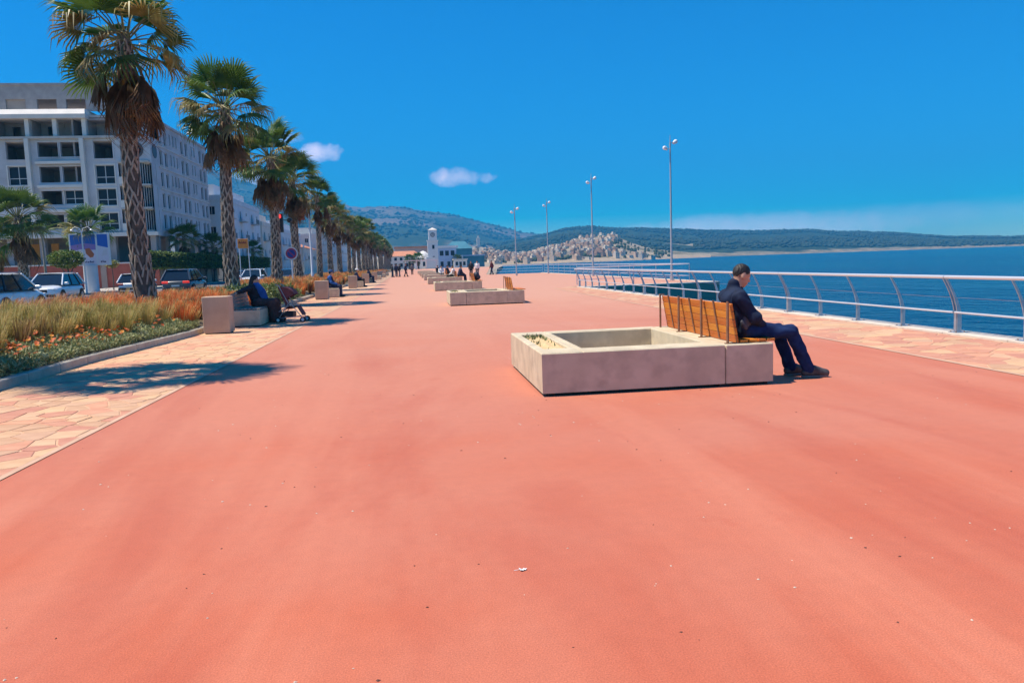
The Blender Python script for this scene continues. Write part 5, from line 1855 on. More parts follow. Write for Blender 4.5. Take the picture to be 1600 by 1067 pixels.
# ------------------------------------------------------------------ harbour: clock tower and low buildings
m_hw = mat('harbour white', (0.74, 0.72, 0.70), (0.80, 0.78, 0.76), scale=0.3, rough=0.85)
m_hb2 = mat('pale blue render', (0.36, 0.48, 0.66), (0.42, 0.54, 0.70), scale=0.3, rough=0.85)
m_teal = mat('teal shed', (0.03, 0.17, 0.24), (0.05, 0.22, 0.29), scale=0.4, rough=0.6)
Yt = 320.0
def px(x):            # metres to the right of the row axis at the tower's distance
    return (x - 640) / 1200 * Yt * 0.99
t = thing('clock_tower', 'white clock tower with square top rising over the harbour buildings', 'tower', (px(677), Yt, 0))
MB().box(-2.1, 2.1, -2.1, 2.1, 0, 11.3).build('shaft', m_hw, t)
MB().box(-1.55, 1.75, -2.5, 1.75, 11.3, 15.6).build('clock_stage', m_hw, t)
MB().box(-2.3, 2.3, -2.55, 2.3, 11.1, 11.5).build('ledge', m_hw, t)
MB().add([(-1.8, -2.7, 15.6), (2.0, -2.7, 15.6), (2.0, 2.0, 15.6), (-1.8, 2.0, 15.6), (0.1, -0.3, 16.6)], [(3, 2, 1, 0), (0, 1, 4), (1, 2, 4), (2, 3, 4), (3, 0, 4)]).build('cap', m_cw, t)
ck = MB().lathe([(0.95, 0), (0.95, -0.06)], 20, axis='y').build('clock_face', mat('clock dial', (0.16, 0.15, 0.16), rough=0.5), t)
ck.location = (0.1, -2.51, 13.6)
MB().lathe([(0.62, -0.062), (0.62, -0.07)], 20, axis='y').build('dial_centre', mat('dial grey', (0.45, 0.42, 0.40), rough=0.5), ck)
MB().box(-0.05, 0.05, -0.09, -0.075, 0, 0.7).build('hand', m_blk, ck)
MB().box(0, 0.5, -0.09, -0.075, -0.05, 0.05).build('hand', m_blk, ck)
for z, w in ((8.8, 0.45), (4.2, 0.4)):
    MB().box(0.2 - w, 0.2 + w, -2.14, -2.102, z - 0.9, z + 0.7).build('window', m_glass, t)
t = thing('harbour_building', 'pale blue two-storey harbour building right of the clock tower', 'building', (px(700), Yt + 1, 0))
MB().box(-5.2, 3.4, -3, 9, 0, 8.2).build('wall', m_hb2, t)
MB().box(-5.4, 4.2, -3.3, 9.2, 8.2, 9.0).build('roof', m_hw, t)
for x in (-2.6, -0.4, 1.9):
    MB().box(x - 0.75, x + 0.75, -3.06, -3.002, 5.0, 7.0).build('window', m_glass, t)
for x in (-2.6, 0.2, 2.2):
    MB().box(x - 0.6, x + 0.6, -3.06, -3.002, 0.6, 2.6).build('window', m_glass, t)
MB().box(-9.0, -5.2, -3.4, 4, 0, 4.6).build('stair_block', m_hw, t)
MB().box(3.4, 6.2, -2, 6, 0, 5.0).build('annex', m_hw, t)
t = thing('white_dome_building', 'white domed building left of the clock tower', 'building', (px(660.5), Yt + 6, 0))
MB().box(-3.2, 4.4, -3, 6, 0, 4.2).build('wall', m_hw, t)
MB().lathe([(2.6, 0), (2.5, 1.0), (2.0, 2.0), (1.2, 2.7), (0.3, 3.1)], 16, (0.4, 0, 4.2)).build('dome', m_hw, t, True)
for x in (-1.8, 0.6, 3.0):
    MB().box(x - 0.5, x + 0.5, -3.05, -3.002, 1.0, 2.8).build('window', m_glass, t)
t = thing('kiosk', 'small white kiosk in front of the harbour building', 'building', (px(717), Yt - 8, 0))
MB().box(-2.6, 2.6, -2, 2, 0, 3.0).build('wall', m_hw, t)
MB().box(-3.0, 3.0, -2.4, 2.4, 3.0, 3.5).build('roof', m_cw, t)
for x in (-1.5, 0, 1.5):
    MB().box(x - 0.5, x + 0.5, -2.05, -2.002, 0.8, 2.3).build('window', m_glass, t)
t = thing('teal_shed', 'long low teal shed at the water edge', 'building', (px(737), Yt + 10, 0))
MB().box(-6, 6, -3, 5, 0, 4.6).build('wall', m_teal, t)
MB().box(-6.4, 6.4, -3.4, 5.4, 4.6, 5.1).build('roof', m_hb2, t)
MB().box(-4.5, -2.5, -3.05, -3.002, 0, 3.2).build('door', m_glass, t)
t = thing('teal_workshop', 'dark teal gabled workshop behind the harbour building', 'building', (px(728), Yt + 40, 0))
MB().prism([(-6, 0), (6, 0), (6, 10), (-6, 10)], 0, 8.5).build('wall', m_teal, t)
MB().add([(-6.3, -0.3, 8.5), (6.3, -0.3, 8.5), (6.3, 10.3, 8.5), (-6.3, 10.3, 8.5), (-3, 5, 12), (3, 5, 12)], [(3, 2, 1, 0), (0, 1, 5, 4), (1, 2, 5), (2, 3, 4, 5), (3, 0, 4)]).build('roof', m_teal, t)
t = thing('red_roofed_building', 'long building with orange roof at the end of the promenade', 'building', (px(634), Yt + 50, 0))
MB().box(-9, 7, -3, 8, 0, 6.0).build('wall', m_cw, t)
MB().add([(-9.5, -3.5, 6.0), (7.5, -3.5, 6.0), (7.5, 8.5, 6.0), (-9.5, 8.5, 6.0), (-6, 2.5, 8.4), (4, 2.5, 8.4)], [(3, 2, 1, 0), (0, 1, 5, 4), (1, 2, 5), (2, 3, 4, 5), (3, 0, 4)]).build('roof', m_rooft, t)
for i in range(6):
    for z in (0.9, 3.6):
        MB().box(-8 + i * 2.6, -6.8 + i * 2.6, -3.05, -3.002, z, z + 1.7).build('window', m_glass, t)
t = thing('pink_building', 'pinkish building with flat roof behind the clock tower', 'building', (px(650), Yt + 90, 0))
MB().box(-10, 12, 0, 10, 0, 10.5).build('wall', mat('pink render', (0.50, 0.33, 0.28), (0.56, 0.38, 0.32), scale=0.2, rough=0.9), t)
MB().box(-10.4, 12.4, -0.4, 10.4, 10.5, 11.4).build('roof', m_rooft, t)
for i in range(8):
    MB().box(-9 + i * 2.6, -7.8 + i * 2.6, -0.05, -0.002, 6, 8).build('window', m_glass, t)
t = thing('low_pergola', 'low white roofed shelter at the far end of the promenade', 'shelter', (px(644), Yt - 40, 0))
MB().box(-7, 9, -1.5, 1.5, 3.0, 3.3).build('roof', m_hw, t)
for x in (-6.5, -2.5, 1.5, 5.0, 8.5):
    MB().box(x - 0.12, x + 0.12, -1.2, -1.0, 0, 3.0).build('post', m_hw, t)
for k, (x, y, s, lab) in enumerate(((px(653), 300, 0.62, 'dark low palm in front of the domed building'), (px(640), 296, 0.55, 'dark low palm beside the white shelter'), (px(714), 318, 0.5, 'small palm between harbour building and kiosk'))):
    palm(x, y, 0, lab, 'palms near the harbour', k, False, 1.3, hscale=s)

# white minaret on the hill
x, y, z = town_z(4.9, 0.98)
t = thing('minaret', 'slender white tower standing on the hill above the town', 'tower', (x, y, z - 1))
MB().box(-2.2, 2.2, -2.2, 2.2, 0, 17).build('shaft', m_cw, t)
MB().box(-2.6, 2.6, -2.6, 2.6, 17, 18).build('gallery', m_cw, t)
MB().box(-1.2, 1.2, -1.2, 1.2, 18, 21).build('lantern', m_cw, t)

# ------------------------------------------------------------------ hillside town
m_hs = [mat('house wall %d' % i, c, c2, scale=0.25, rough=0.9, rnd=0.10) for i, (c, c2) in enumerate((((0.64, 0.47, 0.34), (0.72, 0.55, 0.41)), ((0.52, 0.34, 0.23), (0.60, 0.42, 0.29)), ((0.68, 0.57, 0.45), (0.75, 0.64, 0.52)), ((0.42, 0.26, 0.18), (0.50, 0.33, 0.23))))]
m_hwin = mat('house window', (0.07, 0.08, 0.10), rough=0.3)
def house_mesh(seed, w, d, h, mi):
    rr = random.Random(seed)
    b = MB()
    b.box(-w / 2, w / 2, -d / 2, d / 2, -3, h)
    b.box(-w / 2 - 0.1, w / 2 + 0.1, -d / 2 - 0.1, d / 2 + 0.1, h, h + 0.35)
    if rr.random() < 0.6:
        x0 = rr.uniform(-w / 2, 0)
        b.box(x0, x0 + w * 0.45, -d / 4, d / 3, h + 0.4, h + 1.7)
    if rr.random() < 0.5:
        b.box(w / 2, w / 2 + w * 0.4, -d / 3, d / 2, -3, h * 0.6)
    b.cur = 1
    n = max(1, int(w / 2.2))
    for i in range(n):
        for z in ([h - 1.4] if h < 3.4 else [h - 1.4, h - 3.2]):
            x = -w / 2 + w * (i + 0.5) / n
            b.box(x - 0.45, x + 0.45, -d / 2 - 0.06, -d / 2 - 0.004, z, z + 0.9)
    return b.mesh('house', [m_hs[mi], m_hwin])
HM = [house_mesh(i, (3.6, 4.6, 6.0, 4.0, 5.0, 7.0)[i % 6], (4.5, 5, 5, 6, 4.5, 6)[i % 6], (2.4, 3.6, 2.8, 4.2, 4.6, 3.2)[i % 6], i % 4) for i in range(12)]
rt_ = random.Random(42)
spots = []
tries = 0
while len(spots) < 470 and tries < 60000:
    tries += 1
    az = rt_.uniform(1.0, 18.2)
    tt = rt_.uniform(0.10, 0.99)
    if az < 4.0 and tt > 0.8:
        continue
    if az > 14.6 and 0.25 < tt < 0.72:
        continue
    if az > 15.3 and tt > 0.5:
        continue
    if tt < 0.22 and rt_.random() < 0.6:
        continue
    x, y, z = town_z(az, tt)
    x += rt_.uniform(-3, 3)
    y += rt_.uniform(-4, 4)
    if any((x - a) ** 2 + (y - b) ** 2 < 26 for a, b, _ in spots):
        continue
    spots.append((x, y, z))
spots.sort(key=lambda s: s[1])
far = MB()
for k, (x, y, z) in enumerate(spots):
    me = HM[rt_.randrange(12)]
    if k < 300:
        o = obj_of(me, 'hillside_house', None, (x, y, z), (0, 0, rt_.uniform(0.25, 1.05)))
        tag(o, 'small pale flat-roofed house crowded on the hillside across the bay', 'house', 'houses on the hillside across the bay')
    else:
        a = rt_.uniform(0.25, 1.05)
        ca, sa = math.cos(a), math.sin(a)
        far.cur = rt_.choice((0, 0, 1, 2, 2, 3))
        far.add([(x + v.co.x * ca - v.co.y * sa, y + v.co.x * sa + v.co.y * ca, z + v.co.z) for v in me.vertices], [tuple(p.vertices) for p in me.polygons])
o = far.build('upper_town', m_hs)
tag(o, 'mass of pale houses on the upper hillside', 'houses', kind='stuff')
# dark tree clumps between the houses
r8 = np.random.default_rng(8)
V, F = [], []
tm = MB()
for k in range(420):
    az, tt = rt_.uniform(0.5, 19), rt_.uniform(0.12, 1.0)
    x, y, z = town_z(az, tt)
    s = rt_.uniform(1.0, 2.8)
    bm = bmesh.new()
    bmesh.ops.create_icosphere(bm, subdivisions=1, radius=1)
    idx = {v: i for i, v in enumerate(bm.verts)}
    tm.add([(x + v.co.x * s * rt_.uniform(0.8, 1.3), y + v.co.y * s, z + 1 + v.co.z * s * rt_.uniform(0.7, 1.2)) for v in bm.verts], [tuple(idx[v] for v in f.verts) for f in bm.faces])
    bm.free()
o = tm.build('town_trees', mat('distant tree', (0.03, 0.05, 0.025), (0.06, 0.085, 0.04), scale=0.5, rough=1))
tag(o, 'dark trees scattered among the hillside houses', 'trees', kind='stuff')
# ------------------------------------------------------------------ people: implicit surfaces meshed with surface nets
def surface_nets(fn, lo, hi, h):
    lo, hi = np.array(lo, float), np.array(hi, float)
    n = np.ceil((hi - lo) / h).astype(int) + 1
    ax = [lo[i] + h * np.arange(n[i]) for i in range(3)]
    G = np.stack(np.meshgrid(*ax, indexing='ij'), -1)
    D = fn(G.reshape(-1, 3)).reshape(n)
    ins = D < 0
    c = np.zeros(n - 1, int)
    for dx in (0, 1):
        for dy in (0, 1):
            for dz in (0, 1):
                c += ins[dx:n[0] - 1 + dx, dy:n[1] - 1 + dy, dz:n[2] - 1 + dz]
    act = (c > 0) & (c < 8)
    ids = -np.ones(act.shape, int)
    cells = np.argwhere(act)
    ids[act] = np.arange(len(cells))
    acc = np.zeros((len(cells), 3))
    cnt = np.zeros(len(cells))
    corner = [(a, b, d) for a in (0, 1) for b in (0, 1) for d in (0, 1)]
    for p in corner:
        for a in range(3):
            if p[a] == 1:
                continue
            q = list(p)
            q[a] = 1
            d0 = D[tuple((cells + p).T)]
            d1 = D[tuple((cells + q).T)]
            m = (d0 < 0) != (d1 < 0)
            t = np.where(m, d0 / np.where(m, d0 - d1, 1), 0)
            pos = np.array(p, float)[None] + np.zeros((len(cells), 3))
            pos[:, a] += t
            acc += pos * m[:, None]
            cnt += m
    V = lo + (cells + acc / cnt[:, None]) * h
    F = []
    for a in range(3):
        b, d = (a + 1) % 3, (a + 2) % 3
        s0 = [slice(0, n[i] - 1) if i == a else slice(1, n[i] - 1) for i in range(3)]
        s1 = [slice(1, n[i]) if i == a else slice(1, n[i] - 1) for i in range(3)]
        A0, A1 = ins[tuple(s0)], ins[tuple(s1)]
        e = np.argwhere(A0 != A1)
        if not len(e):
            continue
        sign = A0[tuple(e.T)]
        base = e.copy()
        base[:, b] += 1
        base[:, d] += 1
        def cid(db, dd):
            k = base.copy()
            k[:, b] -= db
            k[:, d] -= dd
            return ids[tuple(k.T)]
        q = np.stack([cid(1, 1), cid(0, 1), cid(0, 0), cid(1, 0)], -1)
        q[~sign] = q[~sign][:, ::-1]
        F.append(q)
    return V, np.concatenate(F)
def cap(a, b, ra, rb):
    a, b = np.array(a, float), np.array(b, float)
    ab = b - a
    L2 = max(ab @ ab, 1e-9)
    def f(P):
        t = np.clip((P - a) @ ab / L2, 0, 1)
        return np.linalg.norm(P - a - t[:, None] * ab, axis=1) - (ra + (rb - ra) * t)
    return f, np.minimum(a, b) - max(ra, rb), np.maximum(a, b) + max(ra, rb)
def ell(c, r, rot=None):
    c, r = np.array(c, float), np.array(r, float)
    M = np.eye(3) if rot is None else np.array(rot)
    def f(P):
        q = (P - c) @ M
        k = np.linalg.norm(q / r, axis=1)
        return (k - 1) * r.min()
    return f, c - r.max(), c + r.max()
def blob_mesh(name, prims, h, k, m, wr=None, cut=None):
    lo = np.min([p[1] for p in prims], 0) - 2.5 * h
    hi = np.max([p[2] for p in prims], 0) + 2.5 * h
    def fn(P):
        d = None
        for f, _, _ in prims:
            v = f(P)
            if d is None:
                d = v
            else:
                q = np.clip(0.5 + 0.5 * (v - d) / k, 0, 1)
                d = v + (d - v) * q - k * q * (1 - q)
        if wr:
            d = d + wr(P)
        if cut:
            for c in cut:
                d = np.maximum(d, c(P))
        return d
    V, F = surface_nets(fn, lo, hi, h)
    return mesh_np(name, V, F, m, True)
m_skin = mat('skin', (0.50, 0.27, 0.17), (0.56, 0.32, 0.21), scale=20, rough=0.5)
m_hair = mat('black hair', (0.012, 0.010, 0.010), (0.022, 0.018, 0.016), scale=60, rough=0.6, bump=0.5, bscale=120, bdist=0.004)
def V3(*a):
    return np.array(a, float)
def rotY(a):
    c, s = math.cos(a), math.sin(a)
    return np.array([[c, 0, s], [0, 1, 0], [-s, 0, c]])
def person(label, loc, rz, J, h, mats, hat=None, long_hair=False, skirt=None, group=None, wr=0.004, detail=False, sole=None, vest=None):
    """J: joints in a local frame facing +X (pelvis, chest, neck, head, sho, elb, wri, hip, kne, ank, toe as (right, left) pairs); the head pitch tilts forward."""
    k = 0.035
    hp = J.get('pitch', 0.0)
    Rm = rotY(hp)
    hc = V3(*J['head'])
    def hpnt(x, y, z):
        return hc + Rm @ V3(x, y, z)
    head = [ell(hpnt(-0.012, 0, 0.028), (0.098, 0.075, 0.100), Rm), ell(hpnt(0.018, 0, -0.045), (0.070, 0.058, 0.075), Rm), cap(hpnt(0.035, 0, -0.085), hpnt(0.058, 0, -0.098), 0.032, 0.024)]
    if detail:
        head += [cap(hpnt(0.082, 0, 0.012), hpnt(0.106, 0, -0.030), 0.009, 0.014), cap(hpnt(0.070, -0.035, 0.026), hpnt(0.070, 0.035, 0.026), 0.016, 0.016),
                 cap(hpnt(0.082, -0.014, -0.060), hpnt(0.082, 0.014, -0.060), 0.010, 0.010), cap(hpnt(0.078, -0.012, -0.072), hpnt(0.078, 0.012, -0.072), 0.010, 0.010)]
        for s in (-1, 1):
            head.append(ell(hpnt(-0.008, s * 0.078, -0.012), (0.022, 0.010, 0.032), Rm))
    else:
        head.append(cap(hpnt(0.085, 0, 0.01), hpnt(0.102, 0, -0.030), 0.012, 0.015))
    body = head + [cap(hpnt(-0.025, 0, -0.05), J['neck'], 0.052, 0.058), cap(J['neck'], J['chest'], 0.06, 0.12), cap(J['chest'], J['pelvis'], 0.125, 0.12)]
    for i in (0, 1):
        body += [cap(J['neck'], J['sho'][i], 0.05, 0.055), cap(J['sho'][i], J['elb'][i], 0.05, 0.038), cap(J['elb'][i], J['wri'][i], 0.038, 0.028)]
        w, e = V3(*J['wri'][i]), V3(*J['elb'][i])
        d = (w - e) / np.linalg.norm(w - e)
        s = np.cross(d, V3(0, 0, 1))
        s = s / max(np.linalg.norm(s), 1e-6)
        pc = w + d * 0.06
        body += [cap(w, pc, 0.026, 0.034)]
        for q in range(4):
            o = s * (0.024 - 0.016 * q)
            curl = V3(0, 0, -0.012)
            body += [cap(pc + o, pc + o + d * (0.040 - 0.006 * abs(q - 1.3)) + curl, 0.010, 0.009), cap(pc + o + d * 0.040 + curl, pc + o + d * (0.068 - 0.008 * abs(q - 1.3)) + curl * 3, 0.009, 0.0075)]
        body += [cap(w + d * 0.02 + s * 0.022, pc + s * 0.052, 0.011, 0.009)]
        body += [cap(J['pelvis'], J['hip'][i], 0.09, 0.08), cap(J['hip'][i], J['kne'][i], 0.075, 0.050), cap(J['kne'][i], J['ank'][i], 0.048, 0.034), cap(J['ank'][i], J['toe'][i], 0.032, 0.028)]
    root = obj_of(blob_mesh('person', body, h, 0.018 if detail else 0.02, mats['skin']), 'person')
    root.location = loc
    root.rotation_euler = (0, 0, rz)
    tag(root, label, 'person', group)
    rs_ = np.random.default_rng(int(abs(loc[0] * 100 + loc[1] * 10)))
    kd = rs_.normal(size=(4, 3))
    def wrinkle(P):
        return wr * (np.sin(P @ (kd[0] * 26) + 3 * np.sin(P @ (kd[1] * 9))) + 0.7 * np.sin(P @ (kd[2] * 34) + 2 * np.sin(P @ (kd[3] * 12))))
    # upper garment
    up = [cap(J['neck'] - V3(0.0, 0, 0.03), J['chest'], 0.085, 0.155), cap(J['chest'], J['pelvis'] + V3(0, 0, 0.02), 0.158, 0.158)]
    up += [cap(J['chest'] + V3(0, s, 0.02), J['pelvis'] + V3(0, s * 0.7, 0.02), 0.12, 0.12) for s in (-0.07, 0.07)]
    for i in (0, 1):
        up += [cap(J['neck'] - V3(0, 0, 0.03), J['sho'][i], 0.07, 0.078), cap(J['sho'][i], J['elb'][i], 0.080, 0.062), cap(J['elb'][i], J['wri'][i], 0.062, 0.046)]
    if detail:
        up[0] = cap(J['neck'] - V3(0.02, 0, 0.05), J['chest'], 0.085, 0.130)
        up[1] = cap(J['chest'], J['pelvis'] + V3(0.01, 0, 0.0), 0.130, 0.140)
        up[2:4] = [cap(J['chest'] + V3(0.01, s, 0.0), J['pelvis'] + V3(0.015, s * 0.9, -0.01), 0.115, 0.118) for s in (-0.085, 0.085)]
        up += [ell(J['chest'] + V3(-0.055, 0, 0.115), (0.115, 0.20, 0.115)), cap((0.17, -0.05, 0.62), (0.17, 0.05, 0.62), 0.075, 0.075)]
        up += [cap(J['neck'] + V3(-0.03, 0, 0.0), J['neck'] + V3(-0.02, 0, 0.045), 0.078, 0.074)]
    cutz = []
    if detail:      # open collar: scoop around the neck and chin
        nk = J['neck'] + V3(0.055, 0, 0.085)
        cutz.append(lambda P: 0.062 - np.linalg.norm((P - nk) / V3(1.0, 0.95, 1.0), axis=1))
    jk = obj_of(blob_mesh('jacket', up, h, k, mats['top'], wrinkle, cutz), 'jacket' if detail else 'top', root)
    if vest:
        vs = [cap(J['neck'] - V3(0.0, 0, 0.05), J['chest'], 0.10, 0.170), cap(J['chest'], J['pelvis'] + V3(0, 0, 0.05), 0.172, 0.17)]
        vs += [cap(J['chest'] + V3(0, s, 0.02), J['pelvis'] + V3(0, s * 0.7, 0.05), 0.13, 0.13) for s in (-0.07, 0.07)]
        obj_of(blob_mesh('vest', vs, h, k, vest), 'vest', root)
    # lower garment
    if skirt:
        lo_ = [cap(J['pelvis'], J['hip'][0], 0.17, 0.15), cap(J['pelvis'], J['hip'][1], 0.17, 0.15)]
        mid = [(V3(*J['kne'][0]) + V3(*J['kne'][1])) / 2, (V3(*J['ank'][0]) + V3(*J['ank'][1])) / 2]
        for i in (0, 1):
            lo_ += [cap(J['hip'][i], J['kne'][i], 0.14, 0.13), cap(J['kne'][i], V3(*J['ank'][i]) + V3(0, 0, 0.03), 0.13, 0.17)]
        lo_ += [cap(mid[0], mid[1] + V3(0, 0, 0.03), 0.12, 0.18)]
        obj_of(blob_mesh('skirt', lo_, h, 0.06, skirt, wrinkle, [lambda P: 0.03 - P[:, 2]]), 'skirt', root)
    else:
        lo_ = [cap(J['pelvis'], J['hip'][0], 0.125, 0.105), cap(J['pelvis'], J['hip'][1], 0.125, 0.105)]
        for i in (0, 1):
            lo_ += [cap(J['hip'][i], J['kne'][i], 0.100, 0.076), cap(J['kne'][i], V3(*J['ank'][i]) + V3(0, 0, 0.01), 0.074, 0.068)]
        obj_of(blob_mesh('trousers', lo_, h, 0.03, mats['legs'], wrinkle), 'trousers', root)
    for i in (0, 1):
        a, t_ = V3(*J['ank'][i]), V3(*J['toe'][i])
        d = t_ - a
        d[2] = 0
        d /= max(np.linalg.norm(d), 1e-6)
        up_ = V3(0, 0, 1)
        sh_ = [cap(a + V3(0, 0, 0.01), a - d * 0.03 - up_ * 0.03, 0.046, 0.045), cap(a - d * 0.035 - up_ * 0.035, t_ + up_ * 0.012, 0.045, 0.042), cap(a + d * 0.06, t_ + up_ * 0.018, 0.050, 0.036)]
        so = obj_of(blob_mesh('shoe', sh_, min(h, 0.012), 0.02, mats['shoe'], None, [lambda P: 0.012 - P[:, 2]]), 'shoe', root)
        if sole:
            sl_ = [cap(a - d * 0.04 - V3(0, 0, a[2] - 0.012), V3(t_[0], t_[1], 0.014) - d * 0.008, 0.042, 0.042)]
            obj_of(blob_mesh('sole', sl_, 0.007, 0.01, sole, None, [lambda P: P[:, 2] - 0.026, lambda P: 0.0015 - P[:, 2]]), 'sole', so)
    # hair or hat
    hairp = [ell(hpnt(-0.018, 0, 0.036), (0.103, 0.081, 0.101), Rm)]
    cuts = [lambda P: -(((P - hc) @ Rm) @ V3(-0.72, 0, 0.69) + 0.016)]
    if long_hair:
        hairp += [cap(hpnt(-0.06, 0, 0.02), hpnt(-0.09, 0, -0.20), 0.075, 0.08)]
        cuts = [lambda P: ((P - hc) @ Rm) @ V3(0.9, 0, -0.35) - 0.045]
    obj_of(blob_mesh('hair', hairp, min(h, 0.012), 0.02, mats['hair'], (lambda P: 0.006 * np.sin(P @ V3(250, 160, 190)) * np.sin(P @ V3(-160, 260, 90)) + 0.002) if detail else None, cuts), 'head_scarf' if mats.get('scarf') else 'hair', root)
    if hat:
        b = MB().lathe([(0.15, 0.0), (0.152, 0.012), (0.108, 0.02), (0.100, 0.085), (0.06, 0.105), (0.01, 0.108)], 16).build('hat', hat, root, True)
        b.location = hpnt(-0.01, 0, 0.065)
        b.rotation_euler = (0, hp, 0)
    if detail:
        m_eye = mat('eye white', (0.75, 0.72, 0.68), rough=0.2)
        m_iris = mat('dark iris', (0.03, 0.018, 0.01), rough=0.15)
        for s in (-1, 1):
            e_ = MB().lathe([(0.001, -0.011), (0.008, -0.008), (0.011, 0), (0.008, 0.008), (0.001, 0.011)], 10).build('eye', m_eye, root, True)
            e_.location = hpnt(0.076, s * 0.031, 0.004)
            i_ = MB().lathe([(0.0055, 0), (0.005, 0.003)], 10, axis='x').build('iris', m_iris, e_)
            i_.location = (0.0095, 0, -0.002)
            br = MB().tube([tuple(hpnt(0.084, s * 0.016, 0.030)), tuple(hpnt(0.084, s * 0.034, 0.034)), tuple(hpnt(0.074, s * 0.050, 0.028))], 0.0045, 6).build('eyebrow', mats['hair'], root, True)
    return root

def pants(c, n):
    return mat(n, c, tuple(min(1, x * 1.5) for x in c), scale=7, rough=0.85, bump=0.2)
m_jk = mat('navy jacket', (0.007, 0.014, 0.038), (0.014, 0.026, 0.062), scale=6, rough=0.8, spec=0.25)
m_jean = mat('dark blue jeans', (0.009, 0.022, 0.075), (0.020, 0.042, 0.120), scale=9, rough=0.95, spec=0.15, bump=0.25, bscale=60, bdist=0.003)
m_shoe = mat('dark trainers', (0.035, 0.033, 0.034), (0.085, 0.080, 0.078), scale=14, rough=0.6)
m_sole = mat('shoe sole', (0.20, 0.18, 0.16), rough=0.8)
# the seated man: joints measured at his place on the bench; x forward (towards the sea)
JM = dict(pelvis=V3(0.035, 0, 0.60), chest=V3(-0.03, 0, 0.84), neck=V3(-0.035, 0, 1.055), head=(0.035, 0, 1.205), pitch=0.36,
          sho=[(-0.07, -0.185, 0.97), (-0.07, 0.185, 0.97)], elb=[(0.085, -0.245, 0.735), (0.085, 0.245, 0.735)], wri=[(0.225, -0.115, 0.635), (0.225, 0.115, 0.635)],
          hip=[(0.07, -0.095, 0.585), (0.07, 0.095, 0.585)], kne=[(0.585, -0.10, 0.545), (0.53, 0.13, 0.545)],
          ank=[(0.80, -0.10, 0.095), (0.69, 0.12, 0.095)], toe=[(1.00, -0.12, 0.035), (0.88, 0.15, 0.035)])
man = person('man in dark navy jacket and jeans sitting hunched on the nearest bench, looking down', (3.735, 8.42, 0), 0, JM, 0.0095,
             dict(skin=m_skin, top=m_jk, legs=m_jean, shoe=m_shoe, hair=m_hair), detail=True, wr=0.0055, sole=m_sole)
# lighter side panel of his jacket
m_pan = mat('grey jacket panel', (0.045, 0.052, 0.075), (0.075, 0.085, 0.11), scale=12, rough=0.7)
pnl = blob_mesh('jacket_panel', [ell((0.0, -0.182, 0.685), (0.058, 0.030, 0.082))], 0.012, 0.02, m_pan, lambda P: 0.004 * np.sin(P @ V3(60, 20, 45)))
obj_of(pnl, 'jacket_panel', man)

def sit(seat=0.47, lean=-0.06, reach=0.30, dark=None):
    z = seat + 0.11
    return dict(pelvis=V3(0, 0, z), chest=V3(lean, 0, z + 0.29), neck=V3(lean + 0.02, 0, z + 0.48), head=(lean + 0.06, 0, z + 0.64), pitch=0.12,
                sho=[(lean, -0.18, z + 0.41), (lean, 0.18, z + 0.41)], elb=[(lean + 0.10, -0.23, z + 0.16), (lean + 0.10, 0.23, z + 0.16)], wri=[(reach, -0.12, z + 0.06), (reach, 0.12, z + 0.06)],
                hip=[(0.04, -0.09, z - 0.02), (0.04, 0.09, z - 0.02)], kne=[(0.46, -0.11, z - 0.03), (0.46, 0.11, z - 0.03)],
                ank=[(0.50, -0.10, 0.09), (0.46, 0.10, 0.09)], toe=[(0.68, -0.11, 0.035), (0.64, 0.12, 0.035)])
def stand(step=0.0, arm=0.05, h=1.0):
    return dict(pelvis=V3(0, 0, 0.93), chest=V3(0.01, 0, 1.24), neck=V3(0.0, 0, 1.44), head=(0.03, 0, 1.60), pitch=0.05,
                sho=[(0, -0.185, 1.37), (0, 0.185, 1.37)], elb=[(-step * 0.4 - 0.02, -0.24, 1.10), (step * 0.4 - 0.02, 0.24, 1.10)], wri=[(arm - step * 0.5, -0.24, 0.86), (arm + step * 0.5, 0.24, 0.86)],
                hip=[(0, -0.09, 0.90), (0, 0.09, 0.90)], kne=[(step * 0.6 + 0.02, -0.10, 0.50), (-step * 0.3 + 0.02, 0.10, 0.50)],
                ank=[(step, -0.10, 0.09), (-step, 0.10, 0.09)], toe=[(step + 0.19, -0.11, 0.035), (-step + 0.17, 0.11, 0.035)])
def cloth(n, c):
    return mat(n, c, tuple(min(1, x * 1.45 + 0.004) for x in c), scale=8, rough=0.85)
c_blk, c_nav, c_blu = cloth('black cloth', (0.012, 0.012, 0.016)), cloth('navy cloth', (0.014, 0.02, 0.05)), cloth('blue plaid cloth', (0.02, 0.09, 0.28))
c_brn, c_wht, c_gry, c_mar = cloth('brown cloth', (0.075, 0.032, 0.026)), cloth('white cloth', (0.62, 0.60, 0.58)), cloth('grey cloth', (0.10, 0.10, 0.11)), cloth('maroon cloth', (0.10, 0.02, 0.025))
c_org = cloth('orange cloth', (0.55, 0.13, 0.03))
def M_(top, legs, hair=None, **k):
    return dict(skin=m_skin, top=top, legs=legs, shoe=m_shoe, hair=hair or m_hair, **k)
